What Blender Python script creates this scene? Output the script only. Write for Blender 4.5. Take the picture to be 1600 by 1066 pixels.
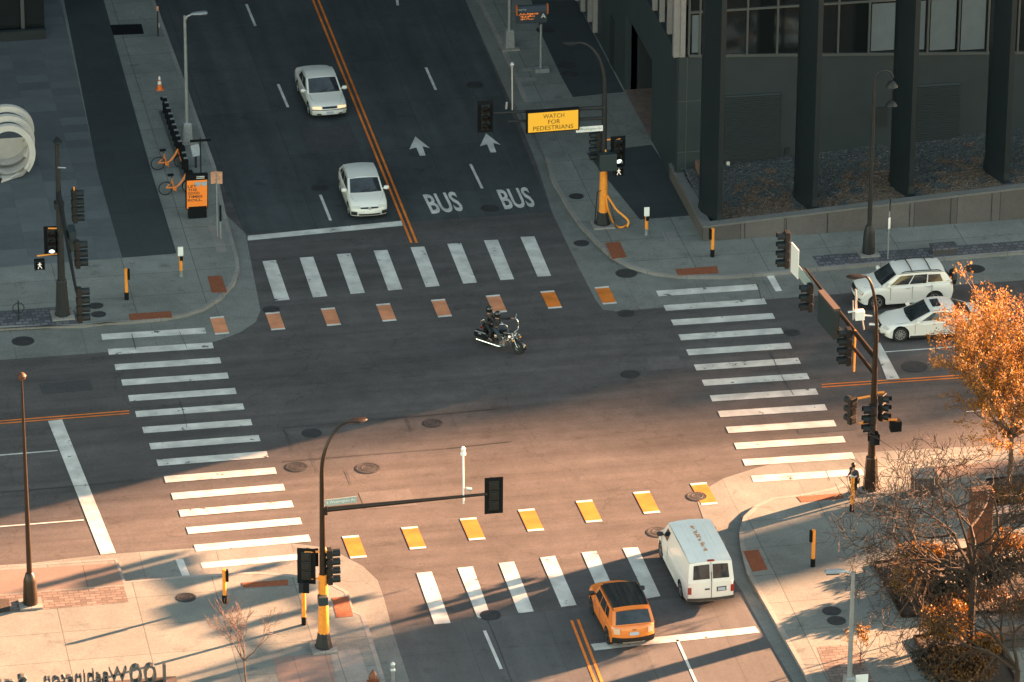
import bpy, bmesh, math, random
from mathutils import Vector, Matrix, Euler
R=math.radians; PI=math.pi
random.seed(7)
scene=bpy.context.scene
COL=scene.collection
for o in list(bpy.data.objects): bpy.data.objects.remove(o)

# ---------------- camera ----------------
F=8300.0; PITCH=R(25); YAW=R(10.5); ROLL=R(0.3); HT=99.1
_f=Vector((math.sin(YAW)*math.cos(PITCH),math.cos(YAW)*math.cos(PITCH),-math.sin(PITCH)))
_r=Vector((math.cos(YAW),-math.sin(YAW),0)); _u=_r.cross(_f)
RT=_r*math.cos(ROLL)+_u*math.sin(ROLL); UP=-_r*math.sin(ROLL)+_u*math.cos(ROLL); FW=_f
CP=-FW*(HT/math.sin(PITCH))
cam=bpy.data.cameras.new('camera'); cam.sensor_width=36; cam.lens=F/1600*36
cam.clip_start=1; cam.clip_end=6000
co=bpy.data.objects.new('camera',cam); COL.objects.link(co)
M=Matrix((RT,UP,-FW)).transposed().to_4x4(); M.translation=CP; co.matrix_world=M
scene.camera=co

# ---------------- sun and sky ----------------
SUN_EL=R(12); SUN_AZ=R(20.3)            # azimuth measured from +X towards +Y
SD=Vector((math.cos(SUN_AZ)*math.cos(SUN_EL),math.sin(SUN_AZ)*math.cos(SUN_EL),math.sin(SUN_EL)))
w=bpy.data.worlds.new('World'); scene.world=w; w.use_nodes=True
nt=w.node_tree; sky=nt.nodes.new('ShaderNodeTexSky'); sky.sky_type='NISHITA'; sky.sun_disc=False
sky.sun_elevation=SUN_EL; sky.sun_rotation=PI/2-SUN_AZ; sky.air_density=1.0; sky.dust_density=0.6; sky.ozone_density=1.6
bg=nt.nodes['Background']; bg.inputs['Strength'].default_value=0.072
tint=nt.nodes.new('ShaderNodeMixRGB'); tint.blend_type='MULTIPLY'; tint.inputs[0].default_value=1; tint.inputs[2].default_value=(.90,.73,.505,1)   # multiplies the sky colour, warmer and less blue
nt.links.new(sky.outputs[0],tint.inputs[1]); nt.links.new(tint.outputs[0],bg.inputs[0])
sl=bpy.data.lights.new('sun','SUN'); sl.energy=5.0; sl.angle=R(0.53); sl.color=(1.0,0.51,0.265)
so=bpy.data.objects.new('sun',sl); COL.objects.link(so); so.rotation_euler=SD.to_track_quat('Z','Y').to_euler()
scene.view_settings.view_transform='Standard'; scene.view_settings.look='None'
scene.view_settings.exposure=3.95; scene.view_settings.gamma=1.0

# ---------------- pixel <-> world helpers (1600x1066 photograph) ----------------
def ray(px,py):
    return (FW*F+RT*(px-800)-UP*(py-533)).normalized()
def G(px,py,z=0.0):
    d=ray(px,py); t=(z-CP.z)/d.z; return CP+d*t
def onplane(px,py,P0,n):
    d=ray(px,py); n=Vector(n); t=(P0-CP).dot(n)/d.dot(n); return CP+d*t
def proj(P):
    v=P-CP; k=F/v.dot(FW); return 800+v.dot(RT)*k, 533-v.dot(UP)*k
def zat(P,py):                           # height above P that shows at image row py
    lo,hi=-5,60
    for _ in range(40):
        m=(lo+hi)/2
        if proj(Vector((P.x,P.y,m)))[1]>py: lo=m
        else: hi=m
    return lo
def ang(px0,py0,px1,py1):                # ground heading between two pixels
    a=G(px0,py0); b=G(px1,py1); return math.atan2(b.y-a.y,b.x-a.x)

# ---------------- materials ----------------
MATS={}
def mat(name,col,rough=.6,metal=0,var=0,vscale=3.0,bump=0,bscale=40,coat=0,emit=None,estr=0,spec=None,detail=6):
    if name in MATS: return MATS[name]
    m=bpy.data.materials.new(name); m.use_nodes=True; n=m.node_tree; b=n.nodes['Principled BSDF']
    c=(col[0],col[1],col[2],1)
    b.inputs['Base Color'].default_value=c; b.inputs['Roughness'].default_value=rough; b.inputs['Metallic'].default_value=metal
    if coat: b.inputs['Coat Weight'].default_value=coat; b.inputs['Coat Roughness'].default_value=.06
    if spec is not None: b.inputs['Specular IOR Level'].default_value=spec
    if emit: b.inputs['Emission Color'].default_value=(*emit,1); b.inputs['Emission Strength'].default_value=estr
    if var or bump:
        tc=n.nodes.new('ShaderNodeTexCoord')
        if var:
            ns=n.nodes.new('ShaderNodeTexNoise'); ns.inputs['Scale'].default_value=vscale; ns.inputs['Detail'].default_value=detail; ns.inputs['Roughness'].default_value=.65
            n.links.new(tc.outputs['Object'],ns.inputs['Vector'])
            mr=n.nodes.new('ShaderNodeMapRange'); mr.inputs['From Min'].default_value=.3; mr.inputs['From Max'].default_value=.7
            mr.inputs['To Min'].default_value=1-var; mr.inputs['To Max'].default_value=1+var
            n.links.new(ns.outputs['Fac'],mr.inputs['Value'])
            mx=n.nodes.new('ShaderNodeVectorMath'); mx.operation='SCALE'; mx.inputs[0].default_value=col
            n.links.new(mr.outputs[0],mx.inputs['Scale']); n.links.new(mx.outputs[0],b.inputs['Base Color'])
        if bump:
            n2=n.nodes.new('ShaderNodeTexNoise'); n2.inputs['Scale'].default_value=bscale; n2.inputs['Detail'].default_value=4
            n.links.new(tc.outputs['Object'],n2.inputs['Vector'])
            bp=n.nodes.new('ShaderNodeBump'); bp.inputs['Strength'].default_value=bump; bp.inputs['Distance'].default_value=.02
            n.links.new(n2.outputs['Fac'],bp.inputs['Height']); n.links.new(bp.outputs[0],b.inputs['Normal'])
    MATS[name]=m; return m

def ground_mat(name,col,rough=.85,cell=None,mortar=.012,cellvar=.1,joint=.55,var=.18,grain=.25,rot=0,streak=0,saxis='X',offset=0.0,spots=0,crack=0):
    """surface laid in world coordinates: large stains, fine grain, optional slab joints, streaks along X, oil spots, cracks"""
    if name in MATS: return MATS[name]
    m=bpy.data.materials.new(name); m.use_nodes=True; n=m.node_tree; L=n.links; b=n.nodes['Principled BSDF']
    b.inputs['Roughness'].default_value=rough; b.inputs['Specular IOR Level'].default_value=.3
    tc=n.nodes.new('ShaderNodeTexCoord'); mp=n.nodes.new('ShaderNodeMapping'); mp.inputs['Rotation'].default_value=(0,0,rot)
    L.new(tc.outputs['Object'],mp.inputs['Vector']); V=mp.outputs[0]
    def noise(scale,detail,lo,hi,vec=V,fm=.3,fx=.7,r=.6):
        a=n.nodes.new('ShaderNodeTexNoise'); a.inputs['Scale'].default_value=scale; a.inputs['Detail'].default_value=detail; a.inputs['Roughness'].default_value=r
        L.new(vec,a.inputs['Vector']); q=n.nodes.new('ShaderNodeMapRange')
        q.inputs['From Min'].default_value=fm; q.inputs['From Max'].default_value=fx; q.inputs['To Min'].default_value=lo; q.inputs['To Max'].default_value=hi
        L.new(a.outputs['Fac'],q.inputs['Value']); return q.outputs[0]
    def mul(a,c):
        k=n.nodes.new('ShaderNodeMath'); k.operation='MULTIPLY'; L.new(a,k.inputs[0]); L.new(c,k.inputs[1]); return k.outputs[0]
    f=noise(.16,5,1-var,1+var); f=mul(f,noise(1.3,6,1-var*.55,1+var*.55)); g=noise(28,3,1-grain,1+grain); f=mul(f,g)
    f=mul(f,noise(7,4,1-grain*.4,1+grain*.4))
    if streak:
        mp2=n.nodes.new('ShaderNodeMapping'); mp2.inputs['Scale'].default_value=(.06,1.1,1) if saxis=='X' else (1.0,.05,1); L.new(V,mp2.inputs['Vector'])
        f=mul(f,noise(1.0,4,1-streak,1+streak,mp2.outputs[0]))
    if spots:
        f=mul(f,noise(.9,3,1-spots,1,V,.28,.40,.7))
    if crack:
        vo=n.nodes.new('ShaderNodeTexVoronoi'); vo.feature='DISTANCE_TO_EDGE'; vo.inputs['Scale'].default_value=.13
        wn=n.nodes.new('ShaderNodeTexNoise'); wn.inputs['Scale'].default_value=.8; wn.inputs['Detail'].default_value=5
        L.new(V,wn.inputs['Vector']); ad=n.nodes.new('ShaderNodeMixRGB'); ad.blend_type='LINEAR_LIGHT'; ad.inputs[0].default_value=1.4
        L.new(V,ad.inputs[1]); L.new(wn.outputs['Color'],ad.inputs[2]); L.new(ad.outputs[0],vo.inputs['Vector'])
        q=n.nodes.new('ShaderNodeMapRange'); q.inputs['From Min'].default_value=.002; q.inputs['From Max'].default_value=.006; q.inputs['To Min'].default_value=1-crack; q.inputs['To Max'].default_value=1
        L.new(vo.outputs['Distance'],q.inputs['Value']); f=mul(f,q.outputs[0])
    colout=None
    if cell:
        br=n.nodes.new('ShaderNodeTexBrick'); br.offset=offset; br.offset_frequency=2; br.squash=1
        br.inputs['Scale'].default_value=1; br.inputs['Brick Width'].default_value=cell[0]; br.inputs['Row Height'].default_value=cell[1]
        br.inputs['Mortar Size'].default_value=mortar; br.inputs['Mortar Smooth'].default_value=.2; br.inputs['Bias'].default_value=0
        br.inputs['Color1'].default_value=(1-cellvar,)*3+(1,); br.inputs['Color2'].default_value=(1+cellvar,)*3+(1,); br.inputs['Mortar'].default_value=(joint,)*3+(1,)
        L.new(V,br.inputs['Vector']); f=mul(f,br.outputs['Color'])
    sc=n.nodes.new('ShaderNodeVectorMath'); sc.operation='SCALE'; sc.inputs[0].default_value=col; L.new(f,sc.inputs['Scale'])
    L.new(sc.outputs[0],b.inputs['Base Color'])
    bp=n.nodes.new('ShaderNodeBump'); bp.inputs['Strength'].default_value=.25; bp.inputs['Distance'].default_value=.01
    L.new(g,bp.inputs['Height']); L.new(bp.outputs[0],b.inputs['Normal'])
    MATS[name]=m; return m

def paint_mat(name,col,wear=.35,scale=2.0,rough=.6):
    """road paint with worn-through chips that keep their shape"""
    if name in MATS: return MATS[name]
    m=bpy.data.materials.new(name); m.use_nodes=True; n=m.node_tree; L=n.links; b=n.nodes['Principled BSDF']; b.inputs['Roughness'].default_value=rough
    tc=n.nodes.new('ShaderNodeTexCoord')
    a=n.nodes.new('ShaderNodeTexNoise'); a.inputs['Scale'].default_value=scale; a.inputs['Detail'].default_value=8; a.inputs['Roughness'].default_value=.7
    L.new(tc.outputs['Object'],a.inputs['Vector'])
    cr=n.nodes.new('ShaderNodeValToRGB'); cr.color_ramp.elements[0].position=wear-.01; cr.color_ramp.elements[1].position=wear+.012
    cr.color_ramp.elements[0].color=(.07,.07,.07,1); cr.color_ramp.elements[1].color=(*col,1)
    L.new(a.outputs['Fac'],cr.inputs[0])
    a2=n.nodes.new('ShaderNodeTexNoise'); a2.inputs['Scale'].default_value=1.3; a2.inputs['Detail'].default_value=6
    L.new(tc.outputs['Object'],a2.inputs['Vector'])
    q=n.nodes.new('ShaderNodeMapRange'); q.inputs['From Min'].default_value=.3; q.inputs['From Max'].default_value=.7; q.inputs['To Min'].default_value=.66; q.inputs['To Max'].default_value=1.1
    L.new(a2.outputs['Fac'],q.inputs['Value']); s=n.nodes.new('ShaderNodeVectorMath'); s.operation='SCALE'
    L.new(cr.outputs[0],s.inputs[0]); L.new(q.outputs[0],s.inputs['Scale']); L.new(s.outputs[0],b.inputs['Base Color'])
    MATS[name]=m; return m

ASPH=ground_mat('asphalt',(.071,.064,.063),var=.2,grain=.32,streak=.24,spots=.25,crack=.2)
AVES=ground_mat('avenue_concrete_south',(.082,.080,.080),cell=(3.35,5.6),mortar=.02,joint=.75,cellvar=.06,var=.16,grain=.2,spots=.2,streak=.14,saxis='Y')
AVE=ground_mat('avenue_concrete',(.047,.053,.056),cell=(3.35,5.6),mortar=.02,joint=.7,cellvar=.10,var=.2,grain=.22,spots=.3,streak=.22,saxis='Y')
APR=ground_mat('apron_concrete',(.150,.153,.142),cell=(3.1,40),mortar=.014,joint=.6,cellvar=.06,var=.2,grain=.22,spots=.25,crack=.15)
SWALK=ground_mat('sidewalk_concrete',(.166,.172,.158),cell=(3.2,2.4),mortar=.02,joint=.5,cellvar=.08,var=.18,grain=.22,offset=.0,spots=.28,crack=.12)
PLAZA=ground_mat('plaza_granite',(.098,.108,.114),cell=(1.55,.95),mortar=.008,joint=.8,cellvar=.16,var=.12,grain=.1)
DARKP=ground_mat('dark_granite',(.034,.041,.044),cell=(1.5,1.5),mortar=.012,joint=.8,cellvar=.08,var=.12,grain=.1)
BRICK=ground_mat('brick_paving',(.16,.125,.11),cell=(.42,.21),mortar=.02,joint=.5,cellvar=.3,var=.2,grain=.2,offset=.5)
COBBLE=ground_mat('cobble_paving',(.10,.10,.11),cell=(.32,.3),mortar=.03,joint=.5,cellvar=.35,var=.2,grain=.2,offset=.5)
PINK=ground_mat('pink_paving',(.21,.15,.13),cell=(1.25,1.25),mortar=.014,joint=.6,cellvar=.05,var=.12,grain=.12)
BIKE=ground_mat('bike_lane_concrete',(.15,.115,.10),cell=(4.2,60),mortar=.02,joint=.5,cellvar=.05,var=.14,grain=.14)
KERB=ground_mat('kerb_concrete',(.22,.205,.19),cell=(3,3),mortar=.015,joint=.5,cellvar=.05,var=.2,grain=.15)
SOIL=mat('soil',(.035,.024,.018),.95,var=.5,vscale=8,bump=.6,bscale=20)
WHITE=paint_mat('white_paint',(.56,.54,.50),.375,1.6)
WHITE2=paint_mat('white_paint_clean',(.60,.58,.54),.28,1.9)
YEL=paint_mat('orange_yellow_paint',(.78,.20,.02),.30,3)
DIA=paint_mat('orange_bike_pad',(.62,.17,.02),.27,5)
DIA2=paint_mat('rust_bike_pad',(.60,.24,.12),.27,5)
RUST=mat('tactile_rust',(.19,.052,.020),.9,var=.3,vscale=9,bump=1.0,bscale=60)
IRON=mat('cast_iron',(.045,.045,.048),.6,.5,var=.35,vscale=14,bump=.8,bscale=60)
BLACK=mat('black_metal',(.010,.011,.012),.6,0,var=.3,vscale=5)
BLACKM=mat('black_plastic',(.007,.008,.009),.8,spec=.15)
BROWNP=mat('dark_bronze_pole',(.030,.020,.014),.35,.4,var=.2)
YPOLE=mat('yellow_pole',(.80,.27,.03),.45,var=.12,vscale=8)
GALV=mat('galvanised_steel',(.30,.31,.32),.45,.5,var=.15,vscale=6)
SILV=mat('silver_fitting',(.55,.54,.52),.35,.6)
PLATEW=mat('plate_white',(.75,.74,.70),.5)
GREENS=mat('street_sign_green',(.30,.36,.34),.5)

# ---------------- mesh helpers ----------------
class MB:
    def __init__(s): s.v=[]; s.f=[]; s.m=[]
    def add(s,vs,fs,mi=0):
        o=len(s.v); s.v+= [tuple(v) for v in vs]; s.f+=[tuple(o+i for i in f) for f in fs]; s.m+=[mi]*len(fs); return s
    def box(s,c,d,rz=0,mi=0,mat4=None):
        x,y,z=d[0]/2,d[1]/2,d[2]/2
        vs=[Vector((a*x,b*y,e*z)) for e in(-1,1) for b in(-1,1) for a in(-1,1)]
        if mat4 is None: mm=Matrix.Translation(Vector(c))@Matrix.Rotation(rz,4,'Z')
        else: mm=mat4@Matrix.Translation(Vector(c))
        return s.add([mm@v for v in vs],[(0,2,3,1),(4,5,7,6),(0,1,5,4),(2,6,7,3),(0,4,6,2),(1,3,7,5)],mi)
    def tube(s,pts,r,n=8,mi=0,cap=True):
        pts=[Vector(p) for p in pts]; k=len(pts)
        rs=r if isinstance(r,(list,tuple)) else [r]*k
        vs=[];fs=[]; ref=None
        for i,p in enumerate(pts):
            t=(pts[min(i+1,k-1)]-pts[max(i-1,0)]); t=t.normalized() if t.length>1e-9 else Vector((0,0,1))
            if ref is None: ref=t.orthogonal().normalized()
            a=(ref-t*ref.dot(t)); a=a.normalized() if a.length>1e-6 else t.orthogonal().normalized(); ref=a; b=t.cross(a)
            for j in range(n):
                q=2*PI*j/n; vs.append(p+(a*math.cos(q)+b*math.sin(q))*rs[i])
        for i in range(k-1):
            for j in range(n):
                fs.append((i*n+j,i*n+(j+1)%n,(i+1)*n+(j+1)%n,(i+1)*n+j))
        if cap: fs.append(tuple(reversed(range(n)))); fs.append(tuple((k-1)*n+j for j in range(n)))
        return s.add(vs,fs,mi)
    def lathe(s,prof,c=(0,0,0),n=20,mi=0,mm=None):
        vs=[];fs=[];k=len(prof)
        for r,z in prof:
            for j in range(n):
                q=2*PI*j/n; vs.append(Vector((r*math.cos(q),r*math.sin(q),z)))
        mm=(Matrix.Translation(Vector(c)) if mm is None else mm)
        for i in range(k-1):
            for j in range(n): fs.append((i*n+j,i*n+(j+1)%n,(i+1)*n+(j+1)%n,(i+1)*n+j))
        fs.append(tuple(reversed(range(n)))); fs.append(tuple((k-1)*n+j for j in range(n)))
        return s.add([mm@v for v in vs],fs,mi)
    def prism(s,poly,z0,z1,mi=0):
        n=len(poly); A=sum(poly[i][0]*poly[(i+1)%n][1]-poly[(i+1)%n][0]*poly[i][1] for i in range(n))
        if A<0: poly=list(reversed(poly))
        vs=[(p[0],p[1],z0) for p in poly]+[(p[0],p[1],z1) for p in poly]
        fs=[tuple(range(n,2*n)),tuple(reversed(range(n)))]+[(i,(i+1)%n,n+(i+1)%n,n+i) for i in range(n)]
        return s.add(vs,fs,mi)
    def sheet(s,poly,z,mi=0):
        n=len(poly); A=sum(poly[i][0]*poly[(i+1)%n][1]-poly[(i+1)%n][0]*poly[i][1] for i in range(n))
        if A<0: poly=list(reversed(poly))
        return s.add([(p[0],p[1],z) for p in poly],[tuple(range(n))],mi)
    def quad(s,a,b,c,d,mi=0): return s.add([a,b,c,d],[(0,1,2,3)],mi)
    def grid(s,P,mi=0,flip=False):
        r=len(P);c=len(P[0]); vs=[p for row in P for p in row]
        fs=[(i*c+j,i*c+j+1,(i+1)*c+j+1,(i+1)*c+j) for i in range(r-1) for j in range(c-1)]
        if flip: fs=[tuple(reversed(f)) for f in fs]
        return s.add(vs,fs,mi)
    def plate(s,a,b,c,d,t,mi=0):         # four corners with thickness t behind
        a,b,c,d=map(Vector,(a,b,c,d)); nn=(b-a).cross(d-a).normalized()*t
        return s.add([a,b,c,d,a-nn,b-nn,c-nn,d-nn],[(0,1,2,3),(7,6,5,4),(0,4,5,1),(1,5,6,2),(2,6,7,3),(3,7,4,0)],mi)
    def build(s,name,mats,parent=None,smooth=False,bevel=0,ang_=35):
        me=bpy.data.meshes.new(name); me.from_pydata(s.v,[],s.f)
        if not isinstance(mats,(list,tuple)): mats=[mats]
        for m in mats: me.materials.append(m)
        me.polygons.foreach_set('material_index',s.m)
        me.validate(); me.update()
        if smooth:
            me.polygons.foreach_set('use_smooth',[True]*len(me.polygons))
            me.set_sharp_from_angle(angle=R(ang_))
        o=bpy.data.objects.new(name,me); COL.objects.link(o)
        if bevel:
            bv=o.modifiers.new('bevel','BEVEL'); bv.width=bevel; bv.segments=2; bv.limit_method='ANGLE'
        if parent is not None: o.parent=parent
        return o
def tag(o,label=None,cat=None,group=None,kind=None):
    if label: o['label']=label
    if cat: o['category']=cat
    if group: o['group']=group
    if kind: o['kind']=kind
    return o
def thing(name,label,cat,loc=(0,0,0),rz=0,group=None):
    o=bpy.data.objects.new(name,None); COL.objects.link(o); o.location=loc; o.rotation_euler=(0,0,rz); o.empty_display_size=.3
    return tag(o,label,cat,group)
def copy_tree(o,parent=None):
    c=o.copy(); COL.objects.link(c)
    if parent is not None: c.parent=parent
    for ch in list(o.children): copy_tree(ch,c)
    return c
def struct(o,label=None): o['kind']='structure'; return tag(o,label)
def text_mb(s,font_size=1.0,ext=0.0,bold=0.0):
    cu=bpy.data.curves.new('tmp','FONT'); cu.body=s; cu.size=1; cu.align_x='LEFT'; cu.extrude=ext; cu.offset=bold; cu.resolution_u=3
    o=bpy.data.objects.new('tmp',cu); COL.objects.link(o)
    dg=bpy.context.evaluated_depsgraph_get(); me=o.evaluated_get(dg).to_mesh()
    vs=[v.co.copy() for v in me.vertices]; fs=[tuple(p.vertices) for p in me.polygons]
    o.evaluated_get(dg).to_mesh_clear(); bpy.data.objects.remove(o); bpy.data.curves.remove(cu)
    x0=min(v.x for v in vs);x1=max(v.x for v in vs);y0=min(v.y for v in vs);y1=max(v.y for v in vs)
    return [Vector(((v.x-x0)/(x1-x0),(v.y-y0)/(y1-y0),v.z)) for v in vs],fs
def text_on(mb,s,p0,px,py,off=Vector((0,0,0)),mi=0,depth=None,bold=0):
    """text fitted between corners: p0 lower left, px lower right, py upper left"""
    vs,fs=text_mb(s,ext=(.5 if depth else 0),bold=bold); p0,px,py=Vector(p0),Vector(px),Vector(py); nn=(px-p0).cross(py-p0).normalized()
    mb.add([p0+(px-p0)*v.x+(py-p0)*v.y+nn*(v.z*(depth or 0))+off for v in vs],fs,mi)
def T3(loc,rz=0,rx=0,ry=0): return Matrix.Translation(Vector(loc))@Euler((rx,ry,rz)).to_matrix().to_4x4()

# ================= GROUND =================
Z=0.15
def W(pts,z=0.0): return [tuple(G(x,y,z)[:2]) for x,y in pts]
road=MB().sheet([(-1500,-1500),(1500,-1500),(1500,1500),(-1500,1500)],0).build('road',ASPH); struct(road)
def surf(name,m,pts,z,parent=None,zz=None):
    o=MB().sheet(W(pts,zz if zz is not None else z),z).build(name,m,parent)
    if parent is None: struct(o)
    return o
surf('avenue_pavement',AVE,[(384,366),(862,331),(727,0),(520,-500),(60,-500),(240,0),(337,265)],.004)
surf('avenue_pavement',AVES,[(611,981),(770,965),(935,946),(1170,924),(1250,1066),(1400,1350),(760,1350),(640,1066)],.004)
NWK=[(60,-500),(240,0),(290,135),(337,265),(352,335),(366,385),(373,410),(374,425),(366,447),(345,470),(318,487),(290,496),(255,502),(202,507),(125,511),(17,516),(-400,543)]
NWA=[(352,335),(384,366),(398,440),(407,485),(400,503),(375,520),(336,534),(225,545),(135,553),(0,563),(-400,592)]
NEK=[(560,-400),(745,0),(775,60),(805,125),(830,190),(850,240),(862,285),(885,325),(905,355),(930,382),(955,405),(985,421),(1020,431),(1060,436),(1130,437),(1210,431),(1281,424),(1400,414),(1600,398),(2000,366)]
NEA=[(545,-400),(727,0),(780,120),(812,190),(838,255),(863,333),(900,410),(930,468),(942,484),(965,487),(1045,480),(1200,468),(1320,459),(1600,438),(2000,406)]
SWK=[(-400,920),(0,889),(82,884),(183,878),(196,914),(290,905),(400,899),(455,903),(510,912),(544,930),(552,960),(569,966),(592,1037),(604,1075),(680,1350)]
SWA=[(-400,918),(0,886),(160,867),(302,857),(400,850),(455,849),(500,855),(530,865),(567,885),(590,907),(600,935),(612,981),(640,1066),(740,1350)]
SEK=[(1420,1350),(1262,1066),(1167,900),(1157,859),(1155,836),(1162,812),(1180,795),(1206,783),(1250,778),(1300,768),(1345,750),(1400,730),(1460,718),(1600,707),(2000,678)]
SEA=[(1380,1350),(1240,1066),(1200,1000),(1160,925),(1135,890),(1112,850),(1100,815),(1090,785),(1096,768),(1130,748),(1180,732),(1240,716),(1334,708),(1440,702),(1600,694),(2000,665)]
def band(name,m,outer,inner,z):
    a=W(outer); b=W(inner); return struct(MB().sheet(a+list(reversed(b)),z).build(name,m))
band('corner_apron',APR,NWA,[p for p in NWK[4:]],.008)
band('corner_apron',APR,NEA,NEK,.008)
band('corner_apron',APR,SWA,SWK,.008)
band('corner_apron',APR,SEA,SEK,.008)
def far(pts,c): return pts+[c]
def block(K,extra):
    poly=W(K,0)+extra
    o=MB().prism(poly,-.3,Z).build('sidewalk',SWALK); struct(o)
    # kerb stones, a strip inside the edge and 5 mm proud
    P=[Vector((*p,0)) for p in W(K,0)]; mb=MB(); cen=Vector((*extra[0],0))
    inn=[]
    for i,p in enumerate(P):
        t=(P[min(i+1,len(P)-1)]-P[max(i-1,0)]).normalized(); nn=Vector((-t.y,t.x,0))
        mid=P[len(P)//2]
        if nn.dot(cen-p)<0: nn=-nn
        inn.append((p-nn*.012,p+nn*.17))
    for i in range(len(P)-1):
        a,b=inn[i];c,d=inn[i+1]
        mb.prism([a[:2],c[:2],d[:2],b[:2]],-.2,Z+.006)
    struct(mb.build('kerb',KERB))
block(NWK,[(-300,20),(-300,300),(-30,300)])
block(NEK,[(300,20),(300,300),(0,300)])
block(SWK,[(-20,-300),(-300,-300),(-300,-20)])
block(SEK,[(300,-20),(300,-300),(20,-300)])
z1=Z+.004
def pave(name,m,pts,z=z1): return surf(name,m,pts,z)
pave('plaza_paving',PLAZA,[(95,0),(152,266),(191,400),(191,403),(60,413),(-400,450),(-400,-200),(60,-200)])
pave('dark_paving_band',DARKP,[(88,-60),(152,266),(191,403),(276,396),(236,266),(162,0),(146,-60)],z1+.004)
pave('cobble_strip',COBBLE,[(-400,515),(0,486),(92,479),(110,481),(127,494),(127,508),(0,514),(-400,541)],z1)
pave('light_slab',KERB,[(326,353),(346,352),(354,393),(339,394)],z1+.004)
pave('dark_paving_band',DARKP,[(848,58),(876,118),(895,152),(942,147),(975,144),(900,0),(830,0)])
pave('driveway_apron',APR,[(800,158),(830,160),(945,148),(978,146),(1019,224),(940,235),(890,240),(868,250),(850,245),(838,215)],z1+.0055)
pave('dark_paving_band',DARKP,[(916,239),(1018,226),(1064,295),(1078,337),(1000,343)],z1+.004)
pave('light_slab',KERB,[(1034,363),(1053,361),(1061,375),(1041,377)],z1+.004)
pave('light_slab',KERB,[(815,107),(830,107),(833,111),(817,112)],z1+.004)
pave('light_slab',KERB,[(811,122),(836,121),(839,127),(813,128)],z1+.004)
pave('cobble_strip',COBBLE,[(1268,400),(1450,387),(1640,373),(1700,368),(1700,386),(1640,391),(1450,405),(1281,418)])
pave('bike_path',BIKE,[(-400,922),(0,891),(182,880),(193,913),(0,928),(-400,958)])
pave('brick_strip',BRICK,[(-400,962),(0,930),(193,915),(201,941),(0,958),(-400,990)],z1+.002)
pave('dark_tree_pit',SOIL,[(-200,955),(0,936),(14,936),(16,955),(0,958),(-200,972)],z1+.006)
pave('pink_paving',PINK,[(427,1028),(445,1100),(530,1095),(516,1019)])
pave('light_slab',KERB,[(516,1019),(560,1012),(588,1090),(535,1095)],z1)
pave('brick_paving',BRICK,[(1276,1011),(1336,1005),(1375,1085),(1303,1085)])
pave('bike_path',BIKE,[(1437,731),(1600,718),(2000,690),(2000,705),(1600,737),(1440,750)])
# painted markings and pads belong to the road
def mark(name,m,pts,z=.016,on=0.0):
    return MB().sheet(W(pts,on),z+on).build(name,m,road)
mz=.016
def lerp(a,b,t): return (a[0]+(b[0]-a[0])*t,a[1]+(b[1]-a[1])*t)
def proj_interp(A,B,n,i):   # evenly spaced in the world between two pixels
    a=G(*A);b=G(*B);return a+(b-a)*(i/(n-1))
def ground_quads(name,m,TL0,TL1,n,wpx,BL0,BL1,skip=()):
    tl=[proj_interp(TL0[0],TL1[0],n,i) for i in range(n)]; tr=[proj_interp(TL0[1],TL1[1],n,i) for i in range(n)]
    bl=[proj_interp(BL0[0],BL1[0],n,i) for i in range(n)]; br=[proj_interp(BL0[1],BL1[1],n,i) for i in range(n)]
    for i in range(n):
        if i in skip: continue
        MB().sheet([tl[i][:2],tr[i][:2],br[i][:2],bl[i][:2]],mz).build(name,m,road)
# upper crosswalk
ground_quads('crosswalk_bar',WHITE,((410,408.7),(431.2,407)),((813,370.7),(835,370)),8,0,((430,471),(452.5,468.7)),((840,433),(861.2,431.7)))
# lower crosswalk
for q in [[(650.7,896),(674.5,893.7),(704.2,974.2),(678.7,976.2)],[(715,888),(738.7,885.7),(766,961),(747,968)],[(779.5,880.5),(803,878),(834,956),(810,959)],[(844,872),(867,869),(901,946),(877,949)],[(909,864),(932,861.5),(968,941),(943,943)],[(972.8,857),(996.5,855.9),(1032,932),(1010.5,935.9)]]:
    mark('crosswalk_bar',WHITE,q)
# left and right crosswalks
def ladder(lt,rt,lb,rb,n,gap0=0):
    for i in range(n):
        a=proj_interp(lt,lb,n,i);b=proj_interp(rt,rb,n,i); 
        dirv=(b-a).normalized(); nn=Vector((dirv.y,-dirv.x,0))*.61
        if nn.y>0: nn=-nn
        MB().sheet([a[:2],b[:2],(b+nn)[:2],(a+nn)[:2]],mz).build('crosswalk_bar',WHITE,road)
ladder((158,522.5),(320,512.5),(303,852),(482,836),14)
mark('crosswalk_bar',WHITE,[(313,880),(466,866),(470,875),(317,889)])
ladder((1025,455),(1181,444.5),(1173,744),(1346,733),13)
# rows of coloured pads with white ends
def pads(c0,c1,n,hx,hy,m,sk=0):
    for i in range(n):
        c=proj_interp(c0,c1,n,i); px,py=proj(c); s=(py+3340)/(533+3340)
        wx=11*s*hx; hh=11.5*s*hy; k=.40+ (px-600)*.00028
        def q(u,v): return (px+u*wx+v*hh*k, py+v*hh-u*wx*.085)
        mark('coloured_pad',m[i],[q(-1,-1),q(1,-1),q(1,1),q(-1,1)])
        mark('pad_edge',WHITE2,[q(-1,-1.2),q(1,-1.2),q(1,-1),q(-1,-1)]); mark('pad_edge',WHITE2,[q(-1,1),q(1,1),q(1,1.2),q(-1,1.2)])
pads((343,509),(946.5,462),8,1,1,[DIA2,DIA2,DIA2,DIA2,DIA2,DIA2,DIA,DIA])
pads((554,855),(1100,772),7,1.07,1.15,[DIA]*7)
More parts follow.
